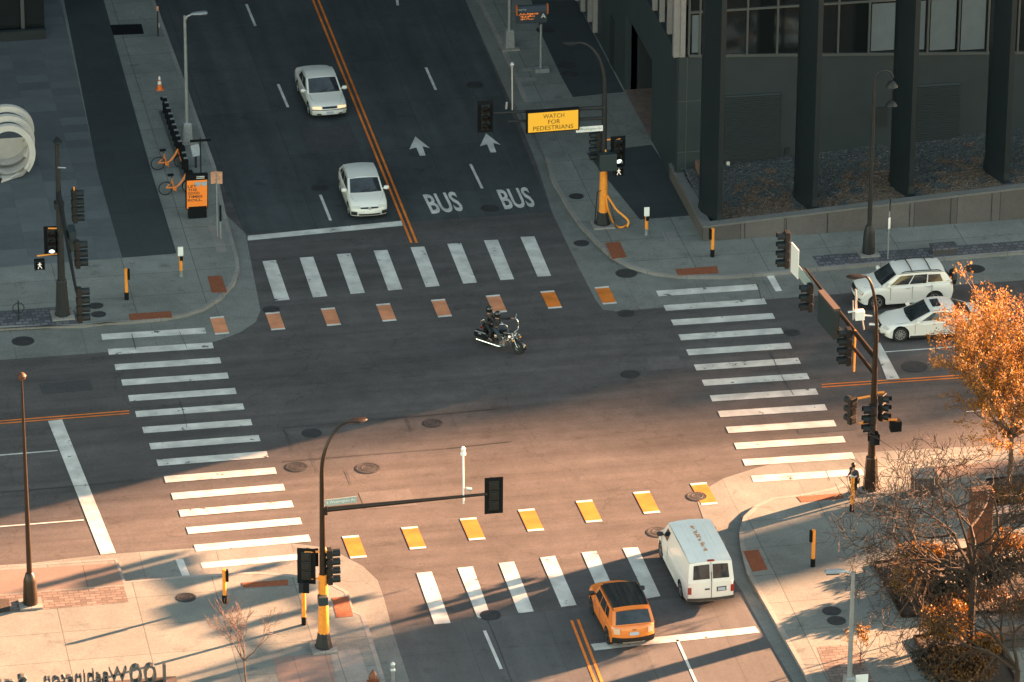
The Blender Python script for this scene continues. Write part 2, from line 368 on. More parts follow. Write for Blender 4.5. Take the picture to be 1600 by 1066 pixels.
# centre lines, lane lines, stop lines
def line(name,m,p,q,wm,z=mz,on=0):
    a=G(*p,on);b=G(*q,on);t=(b-a).normalized();nn=Vector((-t.y,t.x,0))*(wm/2)
    return MB().sheet([(a+nn)[:2],(b+nn)[:2],(b-nn)[:2],(a-nn)[:2]],z+on).build(name,m,road)
for dx in(-4.2,4.2):
    line('centre_line',YEL,(493+dx,0),(647+dx,380),.11); line('centre_line',YEL,(300+dx,-480),(493+dx,0),.11)
line('centre_line',YEL,(893,970),(1020,1300),.11); line('centre_line',YEL,(903,968.5),(1030,1300),.11)
line('centre_line',YEL,(-300,682),(202,642.5),.09); line('centre_line',YEL,(-300,686),(202,646.5),.09)
line('centre_line',YEL,(1284,601.5),(2000,553),.09); line('centre_line',YEL,(1284,605.5),(2000,557),.09)
for p,q in [((385,7),(399,41)),((434.5,132),(450,168)),((500.5,305),(516.5,345)),((617,-30),(621.5,9)),((665.5,106),(681,141)),((735,257),(753.5,295)),((757,986),(783,1046)),((350,-75),(363,-40)),((795,1080),(825,1150))]:
    line('lane_line',WHITE2,p,q,.13)
line('lane_line',WHITE2,(1058,1000),(1120,1140),.11)
mark('stop_line',WHITE,[(387,369),(628,345.5),(632,353),(387,376.5)])
mark('stop_line',WHITE,[(923,1007),(1180,979.5),(1187,989),(929,1017)])
mark('stop_line',WHITE,[(75,658.5),(97,656),(181,864.5),(157.5,867)])
mark('stop_line',WHITE,[(1364,537),(1375,536),(1406,593),(1386,595)])
line('lane_line',WHITE2,(-300,736),(90,704.5),.10); line('lane_line',WHITE2,(-300,847),(131,813),.10)
line('lane_line',WHITE2,(1383,550.5),(2000,505),.09); line('lane_line',WHITE2,(1510,644),(2000,610),.09)
mark('crosswalk_bar',WHITE2,[(274,875),(286,874),(298,903),(286,904)])
mark('crosswalk_bar',WHITE2,[(1198,432),(1209,431),(1222,455),(1212,456)])
# arrows and BUS lettering
def arrow(c,s=1):
    P=[(649,214),(672,232),(660,229),(665,243.5),(656,244),(650.5,231),(639.5,234)]
    mark('lane_arrow',WHITE2,[(x-656+c[0],y-229+c[1]) for x,y in P])
arrow((656,229)); arrow((766.5,224))
def bus(x0,y0,x1,y1,xt,yt):
    mb=MB(); vs,fs=text_mb('BUS',bold=.022); a=G(x0,y0);b=G(x1,y1);c=G(xt,yt)
    mb.add([a+(b-a)*v.x+(c-a)*v.y+Vector((0,0,mz)) for v in vs],fs)
    mb.build('road_lettering',WHITE2,road)
bus(675,335,726,330,660,304.5); bus(789,328,838,323.5,775,297)
# sealed seams and small cracks in the road
SEAL=mat('crack_sealer',(.022,.022,.024),.7,var=.3)
for pts in [[(1183,445),(1187,458),(1190,470)],[(1204,552),(1213,572),(1222,590),(1240,618)],[(206,522),(212,546)],[(280,518),(292,544)],[(281,628),(289,652),(292,670)],[(443,672),(448,681),(457,705)],[(483,708),(497,738)],[(540,735),(549,757)],[(634,652),(644,674)],[(704,646),(715,672)],[(440,669),(560,659),(640,652),(780,639)],[(440,722),(560,712),(700,701),(800,690)],[(1290,735),(1297,752)],[(0,770),(120,760),(240,748)],[(760,966),(775,1000),(800,1066)]]:
    for a_,b_ in zip(pts,pts[1:]): line('crack',SEAL,a_,b_,random.uniform(.02,.045),z=.0195)
PATCH=ground_mat('asphalt_patch',(.050,.050,.052),var=.2,grain=.3); PATCH2=ground_mat('asphalt_patch_pale',(.088,.080,.078),var=.2,grain=.3)
for m_,pts in [(PATCH,[(470,200),(548,196),(562,232),(484,236)]),(PATCH2,[(560,770),(640,764),(652,790),(570,796)]),(PATCH,[(1240,655),(1330,648),(1340,672),(1248,679)]),(PATCH,[(60,600),(140,593),(146,610),(66,617)]),(PATCH2,[(1010,560),(1060,556),(1068,575),(1018,579)])]:
    mark('road_patch',m_,pts,.0075)
# tactile pads
TP=[[(324,432),(346,431),(355,457),(331,457.5)],[(201,491),(267,486.5),(269,496),(203,501)],[(946,380),(968,378),(979.5,402),(956,405)],[(1055,421),(1120,416),(1123,427),(1060,431)],
    [(518.5,934.5),(544,932.5),(552,963),(526,965.5)],[(377,911),(450,906),(450,914.5),(380,919)],[(1161,861.5),(1185,859),(1199.5,890),(1176,893.5)],[(1245,776.5),(1315,771),(1319,779),(1252,785)]]
pw=bpy.data.objects.get('sidewalk')
for t in TP: MB().prism(W(t,Z),Z-.01,Z+.012).build('tactile_paving',RUST,road)
# drainage grate top left
struct(pave('tree_grate',BLACKM,[(172,39),(221,37.5),(225,53),(177,55)],z1+.006))

# manhole covers: each one a thing
MH=[(742,133,.74,0,'round iron manhole cover in the far avenue lane above the arrows'),(765.5,326,.76,0,'round iron manhole cover between the two BUS words'),
(499,294,.68,0,'round manhole cover left of the white hatchback'),(848,205,.76,0,'round manhole cover below the yellow message board'),
(424,484,.66,0,'small round cover beside the upper crosswalk by the left kerb'),(487,677,.74,0,'round manhole cover just right of the left crosswalk, upper one'),(463,730,.84,0,'wide manhole cover right of the left crosswalk, lower one'),
(574.5,732,.92,0,'large dark manhole cover under the curved street lamp'),(676,661.5,.74,0,'round manhole cover on the shade line mid crossing'),(984.5,585,.74,0,'round manhole cover in the middle right of the crossing'),
(978.5,427.5,.86,0,'dark oval drain cover in the gutter of the corner by the yellow pole'),(908.5,380.5,.62,0,'small cover in the gutter beside the yellow pole'),(978,490,.66,0,'small round cover below the last coloured pad'),
(1237.5,520,.6,0,'small dark cover between stripes of the right crosswalk'),(1428.5,573.5,.98,0,'large round manhole cover below the white coupe'),(1523,420.5,.8,0,'round manhole cover in the bike lane behind the white SUV'),
(765,961.5,.78,0,'dark cover at the foot of a lower crosswalk bar'),(1028,832,.84,0,'manhole cover left of the white van front'),(1089,776,.78,0,'dark cover over the rightmost lower coloured pad'),(36,533.5,.86,0,'round cover in the gutter below the ring bike rack'),
(900.5,307,.6,Z,'dark cover on the kerb island left of the yellow pole'),(290.5,934,.7,Z,'rusty cover on the sunlit pavement near the left bollard'),(1299.5,955,.66,Z,'upper of two dark covers beside the grey lamp post'),(1307,970,.66,Z,'lower of two dark covers beside the grey lamp post'),
(150,478,.58,Z,'upper of two small covers right of the black signal pole'),(154,491.5,.58,Z,'lower of two small covers right of the black signal pole'),
(852,47,.8,Z,'round cover beneath the bus stop display'),(885.5,102,.76,Z,'upper of two covers on the dark paving near the display'),(891.5,116,.76,Z,'lower of two covers on the dark paving near the display')]
for x,y,wd,on,lb in MH:
    p=G(x,y,on); r=wd/2*1.04; mb=MB(); zz=.011 if on==0 else .008
    mb.lathe([(r*1.12,0),(r*1.12,zz),(r,zz+.001),(r,zz+.007),(r*.93,zz+.007),(r*.92,zz+.003),(r*.6,zz+.003),(r*.59,zz+.008),(r*.5,zz+.008),(r*.49,zz+.003),(.01,zz+.003)],n=28)
    o=mb.build('manhole_cover',IRON); o.location=(p.x,p.y,on+.003); tag(o,lb,'manhole cover','manhole covers')

# ================= BUILDINGS =================
STONE=mat('building_stone',(.023,.034,.039),.55,var=.12,vscale=.8,bump=.15,bscale=30)
STONE2=mat('building_stone_dark',(.018,.024,.026),.45,var=.15,vscale=1.2)
COLM=mat('column_bronze',(.010,.016,.019),.4,.1,var=.12,vscale=2)
FIN=mat('fin_metal',(.26,.24,.235),.5,.2,var=.1,vscale=4)
GLASS=mat('window_glass',(.010,.013,.014),.06,spec=.6)
BLIND=mat('window_blind',(.12,.14,.155),.7,var=.08,vscale=1.5)
FRAME=mat('window_frame',(.11,.12,.12),.4,.4)
LOUV=mat('louvre_metal',(.028,.033,.034),.5,.3)
def Yp(P0): return Vector((0,1,0))
C0=G(1057,298); YS=C0.y; XW=C0.x            # south-west corner of the corner building
def S(px,py): return onplane(px,py,Vector((XW,YS,0)),(0,1,0))
def Wp(px,py): return onplane(px,py,Vector((XW,YS,0)),(1,0,0))
bld=thing('office_building','dark stone office building with bronze columns on the corner above the gravel bed','building',(XW,YS,0))
B_INV=Matrix.Translation(-Vector((XW,YS,0)))
def bpart(mb,name,m,parent=None,**k):
    p=parent if parent is not None else bld
    o=mb.build(name,m,p,**k); 
    if p is bld: o.matrix_parent_inverse=B_INV
    else: o.matrix_parent_inverse=p.matrix_basis.inverted()
    return o
ZS=S(1075,88).z; XE=XW+46; HB=46
zl=S(1075,88).z; zr=S(1570,84).z; xr=S(1570,84).x
# lower wall with its sloping top, west wall with the garage opening
mb=MB()
def zsill(x): return zl+(zr-zl)*(x-XW)/(xr-XW)
mb.add([(XW,YS,0),(XE,YS,0),(XE,YS,zsill(XE)),(XW,YS,zl),(XW,YS+.6,0),(XE,YS+.6,0),(XE,YS+.6,zsill(XE)),(XW,YS+.6,zl)],[(0,1,2,3),(5,4,7,6),(3,2,6,7),(0,3,7,4)])
south=bpart(mb,'wall',STONE)
zf=Wp(1062,90).z
g0=Wp(1017,222);g1=Wp(976,148);gt=Wp(1017,85).z; gt1=Wp(975,15).z
mb=MB(); y0=YS+.601; y1=g0.y; y2=g1.y; y3=YS+60; gt=min(gt,gt1)
for a,b,c,d in [(y0,y1,0,zf),(y1,y2,gt,zf),(y2,y3,0,zf)]: mb.box((XW+.3,(a+b)/2,(c+d)/2),(.6,b-a,d-c))
mb.box((XW-.03,YS+.18,zf/2),(.05,.22,zf-.02))
mb.box((XW+4,y1-.1,gt/2),(7.4,.2,gt-.01)); 
bpart(mb,'wall',STONE)
bpart(MB().box((XW+6,(y1+y2)/2,gt/2),(.2,y2-y1,gt)).box((XW+4,y2+.1,gt/2),(7.4,.2,gt-.01)).box((XW+4,(y1+y2)/2,gt+.1),(7,y2-y1,.2)),'garage_opening',STONE2)
bpart(MB().sheet([(XW-.02,y1),(XW+6,y1),(XW+6,y2),(XW-.02,y2)],Z+.02),'garage_ramp',mat('ramp_concrete',(.12,.085,.07),.8,var=.3))
# doorway recess further up the west wall
d0=Wp(961,105);d1=Wp(953,60)
bpart(MB().box((XW-.01,(d0.y+d1.y)/2,1.4),(.06,1.2,2.6)),'service_door',STONE2)
# upper storeys: fins along the west, glass along the south
mb=MB(); mb.box(((XW+XE)/2+.6,YS+30.6+.4,(zf+HB)/2+1.2),(XE-XW-1.3,60,HB-zf-2.4)); core=bpart(mb,'upper_wall',STONE2)
k=0
for px,py in [(1070,88),(1060,68),(1050,52),(1038,33),(1027,15),(1016,-4),(1005,-22),(933,50),(925,33),(914,17),(905,0),(896,-16)]:
    P=Wp(px,py)
    bpart(MB().box((XW-.12,P.y,(P.z+HB)/2),(.22,.24,HB-P.z)),'facade_fin',FIN)
for yy in [YS+30+i*1.55 for i in range(18)]: bpart(MB().box((XW-.12,yy,(zf+HB)/2),(.22,.24,HB-zf)),'facade_fin',FIN)
bpart(MB().box((XW-.05,YS-.02,(zf+HB)/2),(.5,.3,HB-zf-.05)),'corner_fin',FIN)
# window band, pane by pane
xm=[S(x,60).x for x in (1076,1093,1167,1214,1262,1309,1357,1402,1449,1497,1543,1590,1637,1685)]
zt=[S(1076,20).z,S(1590,-12).z]
zm0=S(1076,19).z
for i in range(len(xm)-1):
    a,b=xm[i],xm[i+1]; za,zb=zsill(a)+.12,zsill(b)+.12
    low=MB().add([(a+.05,YS-.02,za),(b-.05,YS-.02,zb),(b-.05,YS-.02,zm0-.06),(a+.05,YS-.02,zm0-.06)],[(0,1,2,3)])
    wn=bpart(low,'window',GLASS)
    up=MB().add([(a+.05,YS-.02,zm0+.06),(b-.05,YS-.02,zm0+.06),(b-.05,YS-.02,zm0+2.6),(a+.05,YS-.02,zm0+2.6)],[(0,1,2,3)])
    wu=bpart(up,'window',GLASS)
    if i in(0,6,7,8,9,10):
        a2=a+.12 if i!=0 else a+.15; b2=b-.15 if i!=0 else b-.05
        if i==7: a2=a+.9
        if i==0: b2=a+.5
        for wq,z0q,z1q in ((wn,max(za,zb)+.08,zm0-.06),(wu,zm0+.06,zm0+2.6)):
            if i==0 and wq is wu: continue
            bpart(MB().add([(a2,YS-.035,z0q),(b2,YS-.035,z0q),(b2,YS-.035,z1q-.1),(a2,YS-.035,z1q-.1)],[(0,1,2,3)]),'blind',BLIND,wq)
    bpart(MB().box((a,YS-.06,(za+zm0+2.6)/2),(.09,.12,zm0+2.6-za)),'mullion',FRAME)
a,b=xm[0],xm[-1]
bpart(MB().plate((a,YS-.1,zsill(a)),(b,YS-.1,zsill(b)),(b,YS-.1,zsill(b)+.13),(a,YS-.1,zsill(a)+.13),.12),'window_sill',FRAME)
bpart(MB().box(((a+b)/2,YS-.05,zm0),(b-a,.12,.10)),'transom',FRAME)
# louvred vents
def louvre(x0,y0_,x1,y1_):
    p=S(x0,y0_);q=S(x1,y1_); mb=MB().box(((p.x+q.x)/2,YS-.03,(p.z+q.z)/2),(q.x-p.x,.06,p.z-q.z))
    v=bpart(mb,'louvre_vent',STONE2); mb=MB(); n=34
    for i in range(n):
        z=q.z+(p.z-q.z)*(i+.5)/n; mb.box((0,0,0),(q.x-p.x-.1,.10,.05),mat4=T3(((p.x+q.x)/2,YS-.09,z),0,R(35)))
    bpart(mb,'slats',mat('louvre_slat',(.05,.06,.06),.5,.3),v)
louvre(1131,150,1217,243); louvre(1432,133,1497,221)
p=S(1368,168);q=S(1385,196); bpart(MB().box(((p.x+q.x)/2,YS-.05,(p.z+q.z)/2),(q.x-p.x,.1,p.z-q.z)),'intake_grille',STONE2)
p=S(1226,231);q=S(1232,255); bpart(MB().box(((p.x+q.x)/2,YS-.03,(p.z+q.z)/2),(q.x-p.x,.06,p.z-q.z)),'access_panel',STONE2)
for x,y in [(1136,257),(1075,275)]:
    p=S(x,y); bpart(MB().tube([p+Vector((0,-.02,.12)),p+Vector((0,-.25,.16))],.09,10).box(p+Vector((0,-.12,-.05)),(.2,.2,.22)),'wall_lamp',SILV,smooth=True)
# panel joints
for x in (1073,): 
    p=S(x,150); bpart(MB().box((p.x,YS-.004,zl/2+.3),(.03,.02,zl-.8)),'panel_joint',FRAME)
for y in (158,237):
    p=S(1080,y); bpart(MB().box((XW+1.0,YS-.004,p.z),(2.0,.02,.03)),'panel_joint',FRAME)
# columns standing on the coping, each tapering back towards the wall
zc0=.85
def column(fx,fy,zc):
    a=G(fx,fy,zc); pts=[(a.x-.02,a.y),(a.x+.22,a.y+.02),(a.x+.22,a.y+1.9),(a.x-.50,a.y+1.75),(a.x-.50,a.y+1.25)]
    mb=MB().prism(pts,zc-.9,HB-2)
    # flared foot
    pts2=[(a.x-.10,a.y-.10),(a.x+.30,a.y-.10),(a.x+.30,a.y+1.9),(a.x-.62,a.y+1.9),(a.x-.62,a.y+1.2)]
    n=len(pts); vs=[(*p,zc-.5) for p in pts2]+[(*p,zc+.55) for p in pts]; mb.add(vs,[(i,(i+1)%n,n+(i+1)%n,n+i) for i in range(n)])
    for zz in (3.6,7.4,11.2): mb.box((a.x+.10,a.y-.003,zz),(.26,.01,.02),mi=0)
    bpart(mb,'column',COLM)
for fx,fy,zc in [(1121,351,.75),(1270,330,1.0),(1420,309,1.25),(1569,288,1.5),(1716,267,1.75)]: column(fx,fy,zc)
# planter wall
cw=G(1098.5,377.5,Z); zA=S(1100,300).z
WALLM=ground_mat('planter_granite',(.105,.092,.086),cell=(2.05,9),mortar=.02,joint=.45,cellvar=.22,var=.15,grain=.12)
pl=thing('planter_wall','low granite planter wall holding the gravel bed in front of the columns','wall',(cw.x,cw.y,Z))
INV=Matrix.Translation(-Vector((cw.x,cw.y,Z)))
def ztop(x): return Z+.68+(x-cw.x)*.0555
x1=cw.x+44
mb=MB(); t=.42
mb.add([(cw.x,cw.y,0),(x1,cw.y,0),(x1,cw.y,ztop(x1)),(cw.x,cw.y,ztop(cw.x)),(cw.x,cw.y+t,0),(x1,cw.y+t,0),(x1,cw.y+t,ztop(x1)),(cw.x,cw.y+t,ztop(cw.x))],[(0,1,2,3),(5,4,7,6),(3,2,6,7),(0,3,7,4),(1,5,6,2)])
ww=mb.build('wall',WALLM,pl); ww.matrix_parent_inverse=INV
nj=int((x1-cw.x)/1.95)
mb=MB()
for i in range(1,nj): xx=cw.x+i*1.95; mb.box((xx,cw.y-.002,ztop(xx)/2),(.035,.012,ztop(xx)-.06))
mb.build('joints',STONE2,ww).matrix_parent_inverse=Matrix.Identity(4)
for ch in ww.children: ch.matrix_parent_inverse=ww.matrix_basis.inverted()
wy=YS+1.2
mb=MB().box((cw.x+.2,(cw.y+t+wy)/2,(Z+.68)/2),(.4,wy-cw.y-t,Z+.68-.003)); o=mb.build('side_wall',WALLM,pl); o.matrix_parent_inverse=INV
mb=MB().add([(cw.x-.03,cw.y-.03,ztop(cw.x)+.002),(x1,cw.y-.03,ztop(x1)+.002),(x1,cw.y-.03,ztop(x1)+.09),(cw.x-.03,cw.y-.03,ztop(cw.x)+.09),(cw.x-.03,cw.y+t+.03,ztop(cw.x)+.002),(x1,cw.y+t+.03,ztop(x1)+.002),(x1,cw.y+t+.03,ztop(x1)+.09),(cw.x-.03,cw.y+t+.03,ztop(cw.x)+.09)],[(0,1,2,3),(5,4,7,6),(3,2,6,7),(0,3,7,4),(1,5,6,2)])
mb.box((cw.x+.2,(cw.y+t+wy)/2+.02,Z+.68+.045),(.46,wy-cw.y-t-.04,.084))
o=mb.build('coping',mat('coping_granite',(.13,.125,.12),.6,var=.15,vscale=3),pl); o.matrix_parent_inverse=INV
# small slanted stone behind the corner
a=G(1084,268,.8); 
mb=MB(); a=G(1084,275,.6);b=G(1098,300,.6)
st=MB().plate(Vector((a.x,a.y,.1)),Vector((b.x,b.y,.1)),Vector((b.x,b.y,1.5)),Vector((a.x,a.y,1.5)),.25).build('plinth_stone',mat('rust_stone',(.16,.085,.06),.8,var=.3,vscale=4)); tag(st,'short rusty stone slab standing behind the planter corner','stone')
# gravel bed
gm=bpy.data.materials.new('gravel'); gm.use_nodes=True; n=gm.node_tree; L=n.links; bs=n.nodes['Principled BSDF']; bs.inputs['Roughness'].default_value=.8
tc=n.nodes.new('ShaderNodeTexCoord'); vo=n.nodes.new('ShaderNodeTexVoronoi'); vo.inputs['Scale'].default_value=15; L.new(tc.outputs['Object'],vo.inputs['Vector'])
cr=n.nodes.new('ShaderNodeValToRGB'); cr.color_ramp.elements[0].color=(.025,.032,.034,1); cr.color_ramp.elements[1].color=(.09,.10,.10,1); cr.color_ramp.elements[0].position=.15; cr.color_ramp.elements[1].position=.95
sp=n.nodes.new('ShaderNodeSeparateColor'); L.new(vo.outputs['Color'],sp.inputs[0]); L.new(sp.outputs[0],cr.inputs[0])
cr2=n.nodes.new('ShaderNodeValToRGB'); cr2.color_ramp.elements[0].color=(.03,.022,.017,1); cr2.color_ramp.elements[1].color=(.20,.13,.085,1); L.new(sp.outputs[0],cr2.inputs[0])
at=n.nodes.new('ShaderNodeAttribute'); at.attribute_name='brown_tone'; ns=n.nodes.new('ShaderNodeTexNoise'); ns.inputs['Scale'].default_value=1.3; ns.inputs['Detail'].default_value=6; L.new(tc.outputs['Object'],ns.inputs['Vector'])
ma=n.nodes.new('ShaderNodeMath'); ma.operation='ADD'; L.new(at.outputs['Fac'],ma.inputs[0]); L.new(ns.outputs['Fac'],ma.inputs[1])
mr=n.nodes.new('ShaderNodeMapRange'); mr.inputs['From Min'].default_value=.95; mr.inputs['From Max'].default_value=1.05; L.new(ma.outputs[0],mr.inputs['Value'])
mx=n.nodes.new('ShaderNodeMixRGB'); L.new(mr.outputs[0],mx.inputs[0]); L.new(cr.outputs[0],mx.inputs[1]); L.new(cr2.outputs[0],mx.inputs[2]); L.new(mx.outputs[0],bs.inputs['Base Color'])
bp=n.nodes.new('ShaderNodeBump'); bp.inputs['Strength'].default_value=1; bp.inputs['Distance'].default_value=.06; L.new(vo.outputs['Distance'],bp.inputs['Height']); L.new(bp.outputs[0],bs.inputs['Normal'])
NX,NY=140,24; vs=[];fs=[];ml=[]
for i in range(NX+1):
    for j in range(NY+1):
        x=cw.x+.42+(x1-cw.x-.5)*i/NX; v=j/NY; y=cw.y+t+.02+(YS-.02-cw.y-t)*v
        z=ztop(x)-.12+.35*v+random.uniform(-.03,.03); vs.append((x,y,z))
        u=((x-cw.x)/4.75)%1.0; ml.append(.42+ .28*(1.25-1.5*v-(1-u)*.9) )  # brown tone stronger towards the front and right of each bay
for i in range(NX):
    for j in range(NY): a=i*(NY+1)+j; fs.append((a,a+NY+1,a+NY+2,a+1))
me=bpy.data.meshes.new('gravel_bed'); me.from_pydata(vs,[],fs); at_=me.attributes.new('brown_tone','FLOAT','POINT'); at_.data.foreach_set('value',ml); me.materials.append(gm)
gr=bpy.data.objects.new('gravel_bed',me); COL.objects.link(gr); tag(gr,'dark grey gravel bed with orange brown patches','gravel',kind='stuff')
# stones poking out of the bed
mb=MB()
for i in range(2600):
    k=random.randrange(len(vs)); v=vs[k]; 
    if v[0]>cw.x+19: continue
    r=random.uniform(.025,.06); p=Vector(v)+Vector((random.uniform(-.15,.15),random.uniform(-.1,.1),0)); 
    if p.y<cw.y+t+.05: continue
    q=[p+Vector((r*math.cos(a_),r*math.sin(a_),random.uniform(-.01,.02))) for a_ in (0,1.6,3.1,4.7)]; mb.add(q+[p+Vector((0,0,r*.8))],[(0,1,4),(1,2,4),(2,3,4),(3,0,4)])
o=mb.build('gravel_stones',mat('stone_chips',(.13,.12,.115),.8,var=.6,vscale=11)); tag(o,'loose pale stones scattered over the dark gravel bed','gravel',kind='stuff')

# unseen blockers added to shade the crossing, then the visible building top left
SH=Vector((math.cos(SUN_AZ),math.sin(SUN_AZ),0)); SN=Vector((-math.sin(SUN_AZ),math.cos(SUN_AZ),0))
def tower(name,label,s0,depth,d0,d1,h,m=None,floors=True):  # added box out of view, its edges placed to cut the sunlight
    c=SH*(s0+depth/2)+SN*((d0+d1)/2); t_=thing(name,label,'building',(c.x,c.y,0),SUN_AZ)
    m=m or STONE
    MB().box((0,0,h/2),(depth,d1-d0,h)).build('wall',m,t_)
    MB().box((0,0,h+.4),(depth-.4,d1-d0-.4,.8)).build('roof',STONE2,t_)
    if floors:
        n=max(2,int(h/4)); 
        for i in range(min(n,40)):
            z=3+i*4
            if z+2.2>h: break
            MB().box((0,0,z),(depth+.1,d1-d0-.6,1.9)).build('window_band',GLASS,t_)
    return t_
tower('shadow_tower','tall unseen tower added in the east to shade the crossing, with banded windows',640,60,-4.9,220,215)
def reach(px,py,s0): return (s0-G(px,py).dot(SH))*math.tan(SUN_EL)
for lb,d0,d1,px,py in [('highest of the four unseen stepped blocks added to shape the shade edge',-7.6,-2.6,700,660),('second highest of the four unseen added shade blocks',-10.6,-7.7,960,650),('third highest of the four unseen added shade blocks',-13.6,-10.7,1180,650),('lowest of the four unseen added shade blocks nearest the east road',-17.2,-13.7,1400,660)]:
    tower('shadow_block',lb,340,40,d0,d1,reach(px,py,340),floors=False)  # added steps, each as high as its shade has to reach
tower('shadow_slab','unseen slab added in the east to cast the near shade band',150,25,-25.6,-20.9,36.0)
tower('shadow_slab','broad unseen slab added at the south east end to cast shade',170,25,-52,-34.0,52)
tn=thing('sky_blocker_north','very tall unseen block added far up the avenue to cut sky light','building',(0,110,0)); MB().box((0,0,65),(150,40,130)).build('wall',STONE,tn)  # added out of view, darkens the far avenue by hiding sky
tw_=thing('sky_blocker_west','tall dark unseen block added west of the plaza to cut sky light','building',(-75,60,0)); MB().box((0,0,55),(50,110,110)).build('wall',STONE2,tw_)  # added out of view, dims the left side by hiding sky
c=G(84,62)
nw=thing('glass_building','black glass office building at the top left behind the plaza','building',(c.x,c.y,0))
MB().box((-20.2,25.2,22),(39.6,49.6,44)).build('wall',mat('dark_glass_wall',(.012,.015,.016),.25),nw)
MB().box((-20.2,-.1,.4),(39.6,.3,.5)).build('plinth',STONE2,nw)
for i in range(14): MB().box((-1.5-i*2.8,.3,22),(.18,.16,43)).build('mullion',FRAME,nw)
p=G(3,40); MB().box((p.x-c.x,p.y-c.y,5),(.7,.5,10)).build('pilaster',FIN,nw)

# ================= SIGNAL POLES =================
GRN=mat('green_lamp_lit',(.6,.7,.65),.5,emit=(.9,1,.92),estr=.12)
WALK=mat('walk_lamp_lit',(.8,.8,.75),.5,emit=(1,.85,.7),estr=.035)
LENS=mat('dark_lens',(.012,.007,.006),.3)
VIS=mat('signal_visor',(.012,.016,.018),.5,spec=.3)
HOUS=mat('signal_housing',(.018,.017,.016),.45,spec=.3)
def signal(loc,rz,n=3,sec=.36,plate=False,lit=None,label='',name='signal_head',parent=None,visor=.26,twist=0):
    """loc is the top centre; faces local +X"""
    t_=bpy.data.objects.new(name,None); COL.objects.link(t_); t_.parent=parent; t_.location=loc; t_.rotation_euler=(0,0,rz)
    if label: t_['label']=label
    mb=MB()
    for i in range(n):
        z=-sec*(i+.5); mb.box((0,0,z),(.20,sec*.94,sec*.95)); mb.box((-.03,0,z),(.22,sec*.7,sec*.6))
    mb.build('housing',HOUS,t_,bevel=.02)
    if plate: MB().box((-.05,0,-sec*n/2),(.02,sec+.30,sec*n+.28)).build('backplate',BLACKM,t_)
    for i in range(n):
        z=-sec*(i+.5); vb=MB(); r=sec*.42; ns=9; A=[]
        for rr in (r,r-.012):
            A.append([[Vector((x,rr*math.sin(q),z+rr*math.cos(q))) for q in [(-2.2+4.4*j/ns) for j in range(ns+1)]] for x in (.10,.10+visor)])
        vb.grid(A[0]); vb.grid(A[1],flip=True)
        o=vb.build('visor',VIS,t_,smooth=True)
        MB().lathe([(r*.92,0),(r*.8,.03),(r*.3,.045),(.01,.05)],n=16,mm=T3((.101,0,z),0,0,PI/2)).build('lens',GRN if lit==i else LENS,t_,smooth=True)
    return t_
def ped_signal(loc,rz,parent,lit=True):
    t_=bpy.data.objects.new('pedestrian_signal',None); COL.objects.link(t_); t_.parent=parent; t_.location=loc; t_.rotation_euler=(0,0,rz)
    MB().box((0,0,-.23),(.24,.46,.46)).build('housing',BLACKM,t_,bevel=.02)
    mb=MB()
    for y in(-.21,.21): mb.box((.2,y,-.23),(.18,.02,.42))
    mb.box((.2,0,-.02),(.18,.44,.02)); mb.build('visor',VIS,t_)
    if lit:
        mb=MB(); X=.125
        def st(pts,wd=.035):
            for a,b in zip(pts,pts[1:]): mb.tube([(X,a[0],a[1]),(X,b[0],b[1])],wd/2,6)
        mb.lathe([(.035,0),(.03,.01),(.01,.012)],n=10,mm=T3((X,.0,-.10),0,0,PI/2))
        st([(0,-.14),(0,-.25)],.07); st([(0,-.25),(-.06,-.33),(-.07,-.40)]); st([(0,-.25),(.05,-.32),(.09,-.39)]); st([(0,-.15),(-.08,-.21)]); st([(0,-.15),(.08,-.20)])
        mb.build('walking_figure',WALK,t_)
    return t_
def tr(pole,p): return Vector(p)-pole.location
VIEW=Vector((FW.x,FW.y,0)).normalized()
def near(px,py,base): return onplane(px,py,Vector(base),VIEW)
def sig_pole(name,label,bpx,bpy_,top_py,baseh=1.3,yellow=0,lean=0,r0=.155,m=BLACK,plinth=True):
    b=G(bpx,bpy_,Z); t_=thing(name,label,'signal pole',(b.x,b.y,Z)); H=zat(b,top_py)-Z
    MB().box((0,0,.03),(1.0,1.0,.10)).build('concrete_footing',KERB,t_)
    if plinth:
        mb=MB(); n=8
        mb.lathe([(.36,.06),(.36,.12),(.33,.14),(.24,baseh),(.22,baseh+.05),(.17,baseh+.08)],n=8,mm=T3((0,0,.02),PI/8)); mb.build('base_cover',m,t_)
    return t_,b,H
def arm_lum(t_,H,dirv,reach,rise,m,start_r,name='lamp_arm',lampm=None):
    d=Vector(dirv).normalized(); pts=[];n=12
    for i in range(n+1):
        q=i/n*PI/2; pts.append(Vector((0,0,H-rise))+d*(reach*(1-math.cos(q)))+Vector((0,0,rise*math.sin(q))))
    a=MB().tube(pts,[start_r*(1-.5*i/n) for i in range(n+1)],10).build(name,m,t_,smooth=True)
    e=pts[-1]; rz=math.atan2(d.y,d.x)
    l=MB(); prof=[(0,.06,.05),(.12,.12,.07),(.35,.19,.09),(.55,.19,.08),(.72,.11,.05),(.76,.03,.02)]
    rows=[[Vector((x+ .0,w_*math.cos(q),h_*math.sin(q)*(.7 if math.sin(q)>0 else 1))) for q in [2*PI*j/12 for j in range(13)]] for x,w_,h_ in prof]
    mm=T3(e,rz); l.grid([[mm@v for v in row] for row in rows]); lo=l.build('luminaire',lampm or m,t_,smooth=True)
    MB().lathe([(.13,0),(.10,-.05),(.03,-.07)],n=14,mm=mm@T3((.42,0,-.05))).build('lamp_glass',mat('lamp_glass',(.05,.045,.04),.2),lo)
    return e
XD=Vector((1,0,0)); YD=Vector((0,1,0))

